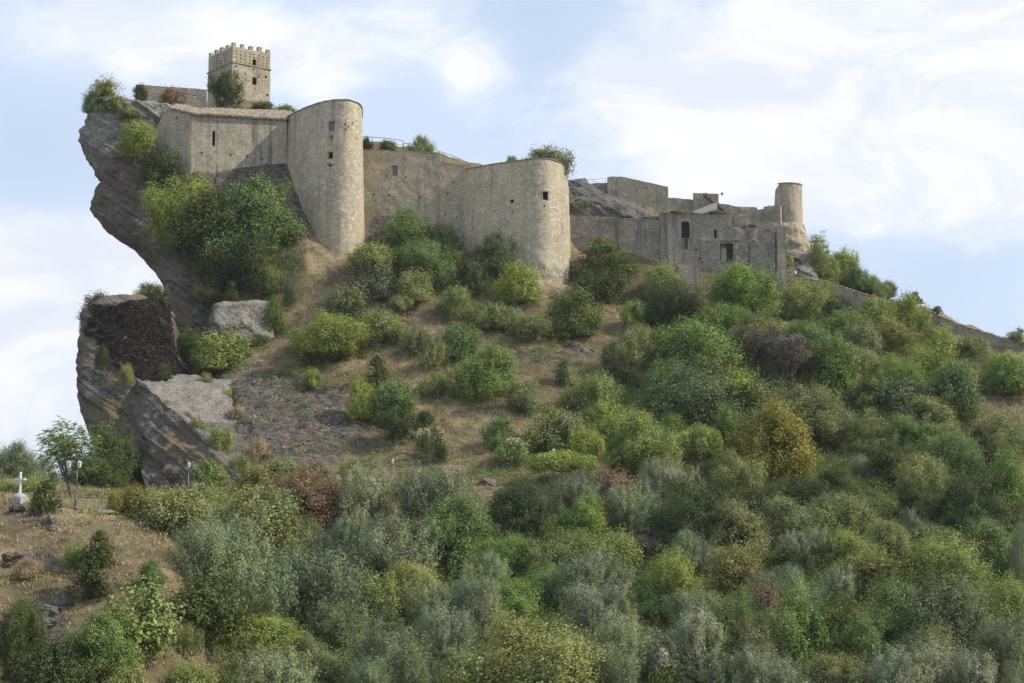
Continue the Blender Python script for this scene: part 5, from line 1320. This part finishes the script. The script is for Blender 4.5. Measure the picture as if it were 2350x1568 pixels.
bush|1385|478|500|30|drab|255.6|small drab shrub on the grey rocks above the long grey wall
bush|1345|462|500|36|drab|256|drab shrub on the grey rocks right beside the wide bastion
bush|1495|496|508|40|drab|254.6|drab weeds on the long grey wall beside the ruined house
bush|1555|484|493|34|drab|252.8|drab weeds on top of the ruined house at the left
bush|1642|485|493|40|drab|252.4|drab weeds on top of the ruined house at the right
bush|1805|585|630|30|yg|255|small yellowish bush clinging beside the tall corner buttress
fine|330|300|345|60|drab|246|thin bush on the cliff face under the sloping parapet
bush|300|250|275|50|drab|248|low drab bush on the cliff edge below the parapet
fine|232|800|850|34|dark|208|dark tuft hanging at the lower left edge of the dead ivy
fine|290|842|885|38|drab|207|drab tuft where the dead ivy meets the bright slab
bush|375|838|872|40|dark|212|dark low bush behind the top edge of the bright slab
fine|470|858|882|34|drab|214|drab tuft on the upper right edge of the bright slab
fine|505|778|800|40|drab|226.8|drab tuft at the left foot of the pale boulder
fine|600|770|795|44|yg|226|yellowish tuft at the right foot of the pale boulder
"""
for ln in TREES.strip().splitlines():
    q = [s.strip() for s in ln.split('|')]
    if len(q) < 8: continue
    plant(q[0], float(q[1]), float(q[2]), float(q[3]), float(q[4]), q[5], q[7], None if q[6] == '-' else float(q[6]))

# ---------------------------------------------------------------- ground cover that nobody could count
def visible_slope(n, x0, x1, y0, y1):
    x = RNG.uniform(x0, x1, n); y = RNG.uniform(y0, y1, n); z = ground(x, y)
    U = Uof(x, y, z); V = Vof(x, y, z)
    e = 0.6; gx_ = (ground(x + e, y) - z) / e; gy_ = (ground(x, y + e) - z) / e
    ok = (U > -80) & (U < 2430) & (V < 1640) & (V > 380) & (np.hypot(gx_, gy_) < 3.2)
    # keep clear of the walls and of what stands behind them
    front = np.interp(U, [0, 430, 660, 700, 780, 830, 850, 1050, 1120, 1235, 1300, 1320, 1530, 1690, 1800, 1860, 2123, 2350], [400, 245.5, 247, 244, 239.8, 243, 250.5, 249.5, 246, 240.5, 244, 252, 251, 249.5, 250, 251, 247, 240])
    ok &= (y < front)
    return x[ok], y[ok], z[ok], U[ok], V[ok]
def bed(U, V):
    m = np.exp(-(((U - 640) / 190) ** 2 + ((V - 930) / 85) ** 2) ** 1.5) + np.exp(-(((U - 700) / 150) ** 2 + ((V - 1015) / 60) ** 2) ** 1.5) * .9 + np.exp(-(((U - 90) / 75) ** 2 + ((V - 1440) / 55) ** 2) ** 1.5)
    return np.clip(m, 0, 1)
x, y, z, U, V = visible_slope(78000, -78, 90, 96, 254)
keep = RNG.random(len(x)) > bed(U, V) * 0.93; x, y, z, U, V = [q[keep] for q in (x, y, z, U, V)]
den = fbm(x / 6, y / 6, 5.5, 3)
dry = (den + 0.5 * np.exp(-((U - 1080) / 160) ** 2 - ((V - 960) / 130) ** 2) + 0.9 * ((y < 138) & (U < 460) & (V < 1400)) + 0.15 + 0.35 * ((U > 900) & (U < 1400) & (V > 690) & (V < 900)) - 0.35 * ((U > 1400) & (V > 850))) > 0.0
# dry grass
xd, yd, zd = x[dry], y[dry], z[dry]; k = len(xd); nb_ = 12
c = np.repeat(np.stack([xd, yd, zd], -1), nb_, 0); kk = len(c); rg = np.random.default_rng(3)
hgt = np.repeat(rg.uniform(0.18, 0.62, k), nb_) * rg.uniform(.6, 1.2, kk); off = rg.normal(size=(kk, 3)) * np.array([.24, .24, 0.0])
u = unit(rg.normal(size=(kk, 3)) * .45 + np.array([0, 0, 1.0])); u[:, :2] += off[:, :2] * 1.0; u = unit(u)
n_ = unit(rg.normal(size=(kk, 3)) * np.array([1, 1, .3]) + np.array([.2, -.4, .2])); v, f = quads(c + off + u * hgt[:, None] * .45, n_, u, rg.uniform(.03, .075, kk), hgt)
o = link('dry_grass', mesh('dry_grass', v, f, [LM['straw']])); tag(o, 'dry straw coloured grass covering the slopes', 'grass', kind='stuff')
# green and drab scrub
def lumps(name, mt, lab, x, y, z, r0, r1, hs, nl, lw, lh, seed):
    rg = np.random.default_rng(seed); k = len(x)
    if not k: return
    rad = rg.uniform(r0, r1, k); d = unit(rg.normal(size=(k * nl, 3)) + np.array([0, 0, .5])); d[:, 2] = np.abs(d[:, 2]) * hs
    c = np.repeat(np.stack([x, y, z], -1), nl, 0) + d * (np.repeat(rad, nl) * rg.uniform(.35, 1.12, k * nl))[:, None]
    v, f = quads(c, unit(d + rg.normal(size=c.shape) * .8), rg.normal(size=c.shape) + np.array([0, 0, .6]), lw * rg.uniform(.7, 1.4, len(c)), lh * rg.uniform(.7, 1.4, len(c)))
    o = link(name, mesh(name, v, f, [LM[mt]])); tag(o, lab, 'undergrowth', kind='stuff')
sc_ = (~dry) | (RNG.random(len(dry)) < 0.22); xs_, ys_, zs_ = x[sc_], y[sc_], z[sc_]; hh_ = RNG.random(len(xs_))
for i, (nm_, mt, lab, s0, s1) in enumerate((('scrub', 'drab', 'low drab green scrub covering the slopes', 0.0, 0.5), ('undergrowth', 'yg', 'low yellowish green undergrowth on the slopes', 0.5, 0.72), ('undergrowth', 'green', 'low dark green undergrowth on the slopes', 0.72, 0.88), ('scrub', 'brown', 'low dry brown scrub on the slopes', .88, 1.0))):
    q = (hh_ >= s0) & (hh_ < s1); lumps(nm_, mt, lab, xs_[q], ys_[q], zs_[q], .28, .85, 1.0, 26, .085, .16, 50 + i)
# thicket under and between the trees
def region(U, V, y):
    g = (y < 181) & ((U > 470) | (y < 100)) & (V < 1760)
    wood = (U > 1380) & (y > 180) & (V > 735 - 0.05 * (U - 1400)) & ~((U > 2190) & (V < 1000) & (V > 850)) & ~((U < 1500) & (V < 850))
    cl_ = (U > 340) & (U < 700) & (V < 700) & (V > 440)
    ft = (y > 237) & (U > 820) & (U < 1230) & (V < 680)
    return g * 1.0 + wood * 1.0 + 0.15 * ((U > 650) & (U < 1400) & (V > 680) & (V < 900) & (y > 185)) + 0.08 * ((U > 850) & (U < 1400) & (V >= 900) & (y > 185)) + .5 * ((U > 1880) & (y > 240)) + cl_ * 0.8 + ft * 0.5
n_ = 22000; tx_ = RNG.uniform(-78, 88, n_); ty_ = RNG.uniform(100, 250, n_); tz_ = ground(tx_, ty_); tU = Uof(tx_, ty_, tz_); tV = Vof(tx_, ty_, tz_)
frontT = np.interp(tU, [0, 430, 660, 700, 780, 830, 850, 1050, 1120, 1235, 1300, 1320, 1530, 1690, 1800, 1860, 2123, 2350], [400, 243, 244, 241, 237, 241, 248.5, 247.5, 244, 238, 242, 250, 249, 247.5, 248, 249, 245, 238])
ok = (tU > -60) & (tU < 2420) & (RNG.random(n_) < region(tU, tV, ty_)) & (ty_ < frontT)
tx_, ty_, tz_ = tx_[ok], ty_[ok], tz_[ok]; hv = np.clip(0.5 + 0.55 * fbm(tx_ / 7, ty_ / 7, 8.2, 3) + RNG.uniform(-.15, .15, len(tx_)), 0, 0.999)
for i, (mt, lab) in enumerate((('dark', 'dark leafy thicket filling the gaps between the trees'), ('dolive', 'dull grey green thicket filling the gaps between the trees'), ('green', 'mid green thicket filling the gaps between the trees'), ('drab', 'drab thicket filling the gaps between the trees'), ('yg', 'yellow green thicket filling the gaps between the trees'))):
    q = np.searchsorted([.24, .34, .60, .76], hv) == i; lumps('thicket', mt, lab, tx_[q], ty_[q], tz_[q], .6, 1.9, 1.25, 190, .10, .145, 80 + i)
# dead ivy and dry brush in the hollow behind the big block
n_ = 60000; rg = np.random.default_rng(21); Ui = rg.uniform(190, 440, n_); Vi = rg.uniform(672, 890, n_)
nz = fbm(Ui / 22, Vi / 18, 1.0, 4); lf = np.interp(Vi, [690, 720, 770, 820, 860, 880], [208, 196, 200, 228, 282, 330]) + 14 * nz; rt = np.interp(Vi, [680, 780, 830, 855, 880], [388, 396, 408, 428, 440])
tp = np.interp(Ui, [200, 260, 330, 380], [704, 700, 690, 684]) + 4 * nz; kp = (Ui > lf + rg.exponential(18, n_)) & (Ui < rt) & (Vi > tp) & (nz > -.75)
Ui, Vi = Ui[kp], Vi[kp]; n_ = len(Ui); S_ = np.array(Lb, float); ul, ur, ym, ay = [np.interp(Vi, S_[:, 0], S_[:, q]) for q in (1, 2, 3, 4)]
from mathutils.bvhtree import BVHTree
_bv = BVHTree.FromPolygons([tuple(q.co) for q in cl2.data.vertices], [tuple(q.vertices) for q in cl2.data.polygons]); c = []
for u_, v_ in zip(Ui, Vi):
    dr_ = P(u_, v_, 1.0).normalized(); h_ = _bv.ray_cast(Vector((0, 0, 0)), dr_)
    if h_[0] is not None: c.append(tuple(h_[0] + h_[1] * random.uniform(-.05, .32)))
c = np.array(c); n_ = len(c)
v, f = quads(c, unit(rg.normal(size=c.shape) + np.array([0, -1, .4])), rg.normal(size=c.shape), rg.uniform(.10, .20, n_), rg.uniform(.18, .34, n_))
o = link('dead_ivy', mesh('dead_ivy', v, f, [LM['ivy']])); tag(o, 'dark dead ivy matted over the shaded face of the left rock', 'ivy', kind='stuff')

# loose stones on the broken bedrock
x, y, z, U, V = visible_slope(60000, -60, 10, 184, 234); kp = RNG.random(len(x)) < bed(U, V) * 0.22 * (fbm(x / 3, y / 3, 7.7, 2) > -.1); x, y, z = x[kp], y[kp], z[kp]; k = len(x)
rg = np.random.default_rng(31); s = rg.uniform(.05, .20, k) * (1 + 1.2 * (rg.random(k) > .95)); T4 = np.array([[1, 0, -.4], [-.5, .87, -.4], [-.5, -.87, -.4], [0.1, .1, .8]])
v = (T4[None] * rg.uniform(.6, 1.4, (k, 4, 3)) * s[:, None, None]); an = rg.uniform(0, 6.28, k); cs, sn = np.cos(an)[:, None], np.sin(an)[:, None]
v = np.stack([v[..., 0] * cs - v[..., 1] * sn, v[..., 0] * sn + v[..., 1] * cs, v[..., 2]], -1) + np.stack([x, y, z + .04], -1)[:, None]
f = (np.array([[0, 1, 3], [1, 2, 3], [2, 0, 3], [0, 2, 1]])[None] + (np.arange(k) * 4)[:, None, None]).reshape(-1, 3)
o = link('scree', mesh('scree', v.reshape(-1, 3), f, [simple('scree_stone', (.24, .215, .19), .95, var=.5, scale=1.7)])); tag(o, 'loose stones scattered over the brown bedrock', 'stones', kind='stuff')
x, y, z, U, V = visible_slope(9000, -60, 10, 184, 234); m_ = bed(U, V) * (fbm(x / 2.2 - y / 5, y / 2.2, 2.2, 2) > 0.12); kp = RNG.random(len(x)) < m_ * .55
lumps('tussock', 'drab', 'drab grass tufts growing in the cracks of the bedrock', x[kp], y[kp], z[kp], .25, .6, 1.2, 40, .05, .26, 91)
# ---------------------------------------------------------------- small things
WHITE = simple('white_marble', (0.72, 0.71, 0.70), 0.5, var=0.08)
PLINTH = simple('pale_plinth', (0.36, 0.355, 0.36), 0.8, var=0.15)
LAMPM = simple('grey_lamp_metal', (0.16, 0.14, 0.15), 0.5, 0.4)
GREENM = simple('green_grey_metal', (0.16, 0.20, 0.18), 0.5, 0.3)
GLASS = simple('frosted_glass', (0.62, 0.60, 0.55), 0.25, var=0.05)
# cross
g = hit(45, 1152); g = g or P(45, 1152, 128)
r = root('cross', g, 'white stone cross on a domed pedestal at the left edge', 'cross', rz=math.radians(-24))
s = g.y / F; H_ = 64 * s
def M0(r): return Matrix.Translation(r.location) @ Matrix.Rotation(r.rotation_euler.z, 4, 'Z')
def lpart(name, mb, mat, r, smooth=False):
    me = mesh(name, mb.v, mb.f, [mat], smooth); return link(name, me, r)
k = MB(); k.box((0, 0, -0.05), (1.05, 1.05, 0.5)); k.lathe((0, 0, 0.2), [(0.56, 0), (0.54, .10), (0.44, .22), (0.28, .32), (0.15, .36)], 14); lpart('pedestal', k, PLINTH, r)
k = MB(); k.tube([(0, 0, .5), (0, 0, H_ - 0.1), (0, 0, H_)], [.105, .098, .05], 12); lpart('upright', k, WHITE, r)
k = MB(); k.box((0, 0, H_ - .60), (1.05, .17, .17)); lpart('crossbar', k, WHITE, r)
for (U, V, w, d_, h, rz_, lab) in ((40, 1178, 1.3, .7, .5, .3, 'dark rough rock just below the white cross'), (112, 1215, 1.5, .7, .95, -.6, 'pale ridged rock below the broad dark juniper'), (165, 1163, .5, .4, .16, 0, 'small pale stone left of the twin lamp'), (96, 1450, 2.2, 1.0, 1.7, .2, 'whitish grey rock face at the lower left'), (48, 1445, 1.4, .8, 1.1, .5, 'smaller whitish rock at the left edge'), (140, 1400, 1.2, .7, .8, .1, 'grey rock above the whitish rock face at the lower left'), (30, 1300, 1.8, .9, .9, .1, 'grey rock ledge at the left edge of the knoll'),
        (165, 1545, 1.3, 1.0, 1.5, .4, 'brown grey boulder among dark shrubs at the bottom left'), (425, 1510, .5, .5, .35, 0, 'pale stone on the dry bank near the bottom'), (1745, 0, 0, 0, 0, 0, ''), (1645, 845, 0, 0, 0, 0, '')):
    if w: boulder('rock', U, V, w, d_, h, GREYROCK if 'whit' in lab else SLAB if 'pale' in lab else CLIFF, rz_, lab, 0.45, power=3, cat='rock', grp='loose rocks', n=14)
for (U, V, w, h, lab) in ((1655, 755, 1.2, .5, 'pale flat rock on the bare patch below the ruined house'), (1610, 668, 1.0, .6, 'pale rock at the foot of the broad buttress'), (857, 552, 1.6, 1.1, 'grey rock at the right foot of the tall round tower'), (880, 575, 1.3, .8, 'grey rock half hidden by shrubs beside the tall round tower'), (1310, 790, 2.2, .35, 'upper pale ledge stone on the dry slope below the bastion'), (1350, 805, 1.6, .3, 'lower pale ledge stone on the dry slope below the bastion'), (776, 1100, .9, .4, 'pale stone on the lower slope above the silvery olive'), (1180, 700, 1.0, .5, 'pale stone left of the bastion foot'), (1120, 1110, 2.0, .5, 'pale stony patch on the slope above the grove'),
        (2030, 690, 2.0, .9, 'brown rock on the ridge behind the perimeter wall'), (1990, 668, 1.6, .8, 'pale rock on the ridge above the perimeter wall'), (2140, 716, 1.4, .5, 'pale rock at the first step of the perimeter wall'), (1960, 655, 1.6, .9, 'grey rock on the ridge between two bushes'), (2094, 680, 1.0, 1.0, 'upright pale rock beside the dark round juniper on the ridge')):
    p = hit(U, V)
    if p is not None: boulder('rock', U, V, w, w * .7, h, SLAB if 'pale' in lab else CLIFF, random.uniform(-.5, .5), lab, 0.45, power=3, cat='rock', grp='loose rocks', n=12, Y=p.y)

def lantern(k_glass, k_metal, c, w, h):
    c = Vector(c)
    k_glass.lathe(c, [(w * .26, 0), (w * .45, h * .62)], 6)
    k_metal.lathe(c + Vector((0, 0, h * .62)), [(w * .52, 0), (w * .50, h * .05), (w * .26, h * .26), (w * .08, h * .34), (w * .05, h * .44)], 6)
    k_metal.lathe(c - Vector((0, 0, h * .12)), [(w * .06, 0), (w * .2, h * .06), (w * .28, h * .12)], 6)
# twin lamp
g = hit(174, 1170) or P(174, 1170, 130.5); s = g.y / F; H_ = 114 * s
r = root('street_lamp', g, 'grey street lamp with two lanterns at the end of the iron railing', 'street lamp', 'street lamps along the path')
k = MB(); k.lathe((0, 0, -.15), [(.21, 0), (.20, .28), (.15, .34), (.17, .55), (.12, .78), (.15, .86), (.075, .98), (.066, H_ * .62), (.085, H_ * .63), (.085, H_ * .66), (.06, H_ * .68), (.055, H_ * .80)], 12); lpart('post', k, LAMPM, r, True)
k = MB(); k.tube([(0, 0, H_ * .80), (-.28, -.04, H_ * .74), (-.62, -.08, H_ * .78), (-.66, -.08, H_ * .82)], [.045, .035, .03, .03], 6); k.tube([(0, 0, H_ * .76), (.10, .05, H_ * .76), (.17, .05, H_ * .82)], [.045, .035, .03], 6)
k.tube([(0, 0, H_ * .70), (-.16, -.02, H_ * .72), (-.30, -.04, H_ * .75)], [.03, .03, .02], 5); lpart('bracket', k, LAMPM, r)
for (x_, y_) in ((-.66, -.08), (.17, .05)):
    kg, km = MB(), MB(); lantern(kg, km, (x_, y_, H_ * .83), .44, .60); l_ = lpart('lantern', km, simple('pale_lamp_metal', (.42, .42, .44), .35, .3), r); gl = link('glass', mesh('glass', kg.v, kg.f, [GLASS]), l_)
def lamp(U, Vt, Vb, lab, Y=None, mat=GREENM, lw=.42):
    g = P(U, Vb, Y) if Y else hit(U, Vb); Hh = P(U, Vt, g.y).z - g.z
    r = root('street_lamp', g, lab, 'street lamp', 'street lamps along the path')
    k = MB(); k.lathe((0, 0, -.3), [(.10, 0), (.09, .7), (.055, .8), (.048, Hh * .82)], 10); lpart('post', k, mat, r, True)
    kg, km = MB(), MB(); lantern(kg, km, (0.02, 0, Hh - .55), lw, .55); l_ = lpart('lantern', km, simple('pale_lamp_metal', (.50, .50, .52), .3, .3), r); link('glass', mesh('glass', kg.v, kg.f, [GLASS]), l_)
    k = MB(); k.tube([(0, 0, Hh * .80), (.02, 0, Hh - .58)], .04, 6); lpart('collar', k, mat, r)
lamp(431, 1061, 1152, 'single lamp on a thin green post against the cliff', mat=GREENM)
lamp(900, 1054, 1128, 'single lamp on a grey post between shrubs above the silvery olives', mat=LAMPM)
lamp(1270, 1030, 1112, 'lamp showing only its pale head above the yellow green canopy', mat=LAMPM, lw=.5)
# poles
def pole(U, Vt, Vb, lab, mat, rad=.035):
    g = hit(U, Vb); r = root('pole', g, lab, 'pole'); h = P(U, Vt, g.y).z - g.z
    k = MB(); k.tube([(0, 0, -.3), (0, 0, h)], [rad, rad * .9], 7); k.lathe((0, 0, h), [(rad * 1.3, 0), (rad * 1.2, .04), (.01, .07)], 7); lpart('shaft', k, mat, r)
pole(144, 1134, 1166, 'thin grey pole standing left of the twin lamp', simple('pole_grey', (.25, .23, .22), .7), .045)
pole(2122, 755, 773, 'short white post on the dry ground below the perimeter wall', simple('post_white', (.6, .58, .52), .8), .07)
# iron railing with crossed panels
pts = [(181, 1146), (200, 1147), (221, 1147.5), (242, 1148), (260, 1151), (278, 1156), (292, 1163), (306, 1169)]
ys_ = [130.8, 131.2, 131.6, 132, 132.6, 133.4, 134.4, 136]
base = [P(u, v_, q) for (u, v_), q in zip(pts, ys_)]
r = root('iron_railing', (base[0].x, base[0].y, base[0].z - .85), 'iron railing with crossed panels beside the twin street lamp', 'railing')
FEN = simple('railing_iron', (0.36, 0.33, 0.29), 0.7, 0.2)
for i, p in enumerate(base):
    k = MB(); gz_ = g1(p.x, p.y); k.tube([(p.x, p.y, gz_ - .2), p], .035, 6); k.build('post', FEN, r)
    if i < len(base) - 1:
        q = base[i + 1]; hgt_ = min(.95, max(.5, p.z - gz_ - .05)); dn = Vector((0, 0, -hgt_))
        k = MB(); a_, b_ = p, q; c_, d_ = p + dn, q + dn
        k.tube([a_, b_], .03, 5); k.tube([c_ + Vector((0, 0, .08)), d_ + Vector((0, 0, .08))], .02, 5); k.tube([a_.lerp(c_, .18), b_.lerp(d_, .18)], .018, 5)
        m_ = lambda u, v_: a_.lerp(b_, u).lerp(c_.lerp(d_, u), v_)
        for u in (.18, .82): k.tube([m_(u, .18), m_(u, .92)], .018, 4)
        k.tube([m_(.18, .25), m_(.82, .88)], .018, 4); k.tube([m_(.82, .25), m_(.18, .88)], .018, 4); k.tube([m_(.32, .56), m_(.5, .36), m_(.68, .56), m_(.5, .76), m_(.32, .56)], .016, 4)
        k.build('panel', FEN, r)
# path edge and stone bench
def strip(name, pix, w, th, mat, kind=None, lab=None, cat=None):
    k = MB()
    q = [P(*a) for a in pix]
    for a, b in zip(q[:-1], q[1:]):
        d_ = (b - a); k.box((a + b) / 2, (d_.length + .02, w, th), d_.normalized(), Vector((0, 1, 0)), d_.normalized().cross(Vector((0, 1, 0))))
    me = mesh(name, k.v, k.f, [mat]); o = link(name, me); tag(o, lab, cat, kind=kind); return o
strip('path', [(186, 1172, 131.5), (230, 1174, 131.5), (258, 1173.5, 131.9), (292, 1180, 133), (330, 1187, 134.5)], 1.0, .28, simple('pale_kerb', (.34, .31, .27), .9), kind='structure')
g = P(465, 1150, 176)
r = root('low_wall', P(430, 1162, 172), 'low stone wall edging the path near the thin green lamp post', 'wall'); k = MB()
for a_, b_ in (((386, 1168, 168), (412, 1164, 170)), ((412, 1164, 170), (440, 1159, 172.5)), ((440, 1159, 172.5), (472, 1153, 175))):
    A2, B2 = P(*a_), P(*b_); d_ = B2 - A2; k.box((A2 + B2) / 2 - Vector((0, 0, .25)), (d_.length, .45, .75), d_.normalized(), d_.normalized().cross(Vector((0, 0, 1))) * -1)
k.build('wall', SLAB, r)
r = root('stone_bench', g, 'pale stone trough like bench with a sloping front above the low wall', 'bench'); s = g.y / F
k = MB(); k.box((0.02, 0, .52), (28 * s, .9, .10)); k.box((0.02, -.25, .36), (24 * s, .12, .30), Vector((1, 0, 0)), Vector((0, .9, .3)), Vector((0, -.3, .9))); lpart('slab', k, SLAB, r)
for x_ in (-.5, .5):
    k = MB(); k.box((x_, 0, .15), (.22, .75, .7)); lpart('leg', k, simple('bench_leg', (.22, .2, .18), .9), r)
# person with raised arms on the stairs by the end tower
g = P(1826, 644, 251.4); gz_ = g1(g.x, g.y); g.z = max(gz_, P(1826, 644, 251.4).z)
r = root('person', (g.x, g.y, g.z), 'tiny person in white shirt and dark trousers with orange cap, arms raised', 'person', rz=math.radians(20))
def skin_fig(name, V_, E_, R_, mat, r, lev=2):
    me = bpy.data.meshes.new(name); me.from_pydata(V_, E_, []); o = link(name, me, r)
    md = o.modifiers.new('s', 'SKIN'); md.use_smooth_shade = True
    for i, q in enumerate(R_): me.skin_vertices[0].data[i].radius = (q, q * .8 if i in (0, 1, 2) else q); me.skin_vertices[0].data[i].use_root = (i == 0)
    m2 = o.modifiers.new('u', 'SUBSURF'); m2.levels = m2.render_levels = lev
    bpy.context.view_layer.update(); dg = bpy.context.evaluated_depsgraph_get(); nm2 = bpy.data.meshes.new_from_object(o.evaluated_get(dg)); o.modifiers.clear(); o.data = nm2; nm2.materials.clear(); nm2.materials.append(mat)
    return o
SKIN_ = simple('skin', (.50, .30, .20), .6, var=.05)
Vb = [(0, 0, .95), (0, 0, 1.15), (0, .01, 1.38), (0, .01, 1.52), (0, 0, 1.62), (0, -.01, 1.74), (-.19, 0, 1.40), (-.36, -.10, 1.46), (-.26, -.28, 1.62), (-.20, -.32, 1.66), (.19, 0, 1.40), (.36, -.12, 1.44), (.22, -.30, 1.62), (.15, -.34, 1.66),
      (-.10, 0, .90), (-.12, -.03, .50), (-.13, .03, .09), (-.13, -.12, .04), (.10, 0, .90), (.13, .0, .50), (.15, .06, .09), (.15, -.09, .04)]
Eb = [(0, 1), (1, 2), (2, 3), (3, 4), (4, 5), (2, 6), (6, 7), (7, 8), (8, 9), (2, 10), (10, 11), (11, 12), (12, 13), (0, 14), (14, 15), (15, 16), (16, 17), (0, 18), (18, 19), (19, 20), (20, 21)]
Rb = [.15, .14, .16, .06, .09, .085, .065, .048, .034, .03, .065, .048, .034, .03, .10, .065, .045, .04, .10, .065, .045, .04]
skin_fig('body', Vb, Eb, Rb, SKIN_, r)
skin_fig('shirt', [(0, 0, .93), (0, 0, 1.15), (0, .01, 1.38), (0, .01, 1.47), (-.19, 0, 1.40), (-.30, -.06, 1.44), (.19, 0, 1.40), (.30, -.07, 1.43)], [(0, 1), (1, 2), (2, 3), (2, 4), (4, 5), (2, 6), (6, 7)], [.185, .175, .19, .085, .09, .075, .09, .075], simple('white_cloth', (.75, .74, .76), .9, var=.05), r)
skin_fig('trousers', [(0, 0, .93), (-.10, 0, .88), (-.12, -.03, .50), (-.13, .03, .14), (.10, 0, .88), (.13, 0, .50), (.15, .06, .14)], [(0, 1), (1, 2), (2, 3), (0, 4), (4, 5), (5, 6)], [.17, .125, .085, .065, .125, .085, .065], simple('dark_cloth', (.03, .03, .045), .9, var=.1), r)
k = MB(); k.lathe((0, -.01, 1.66), [(.125, 0), (.13, .05), (.115, .11), (.07, .16), (.01, .18)], 12); k.box((0, -.14, 1.68), (.16, .12, .02)); lpart('cap', k, simple('orange_cloth', (.80, .16, .04), .8, var=.05), r)
k = MB(); k.box((-.03, -.36, 1.64), (.16, .07, .10)); k.lathe((-.03, -.40, 1.64), [(.03, -.02), (.03, .02)], 8); lpart('camera', k, simple('red_case', (.7, .08, .05), .5, var=.05), r)

# ---------------------------------------------------------------- air
zs_all = [float((o.matrix_world @ Vector(q)).z) for o in scene.objects if o.type == 'MESH' and o.name != 'ground' for q in o.bound_box]
k = MB(); k.box((0, 2000, 20), (6400, 4900, 160)); me = mesh('haze', k.v, k.f)
hm = bpy.data.materials.new('haze'); hm.use_nodes = True; ht = hm.node_tree; ht.nodes.clear(); ho = N(ht, 'ShaderNodeOutputMaterial'); hv_ = N(ht, 'ShaderNodeVolumePrincipled')
hv_.inputs['Color'].default_value = (0.85, 0.92, 1.0, 1); hv_.inputs['Density'].default_value = 0.00009; hv_.inputs['Anisotropy'].default_value = 0.2; L(ht, hv_.outputs[0], ho.inputs['Volume'])
me.materials.append(hm); hz = link('haze', me); tag(hz, 'thin pale haze in the air over the whole valley', 'haze', kind='stuff')
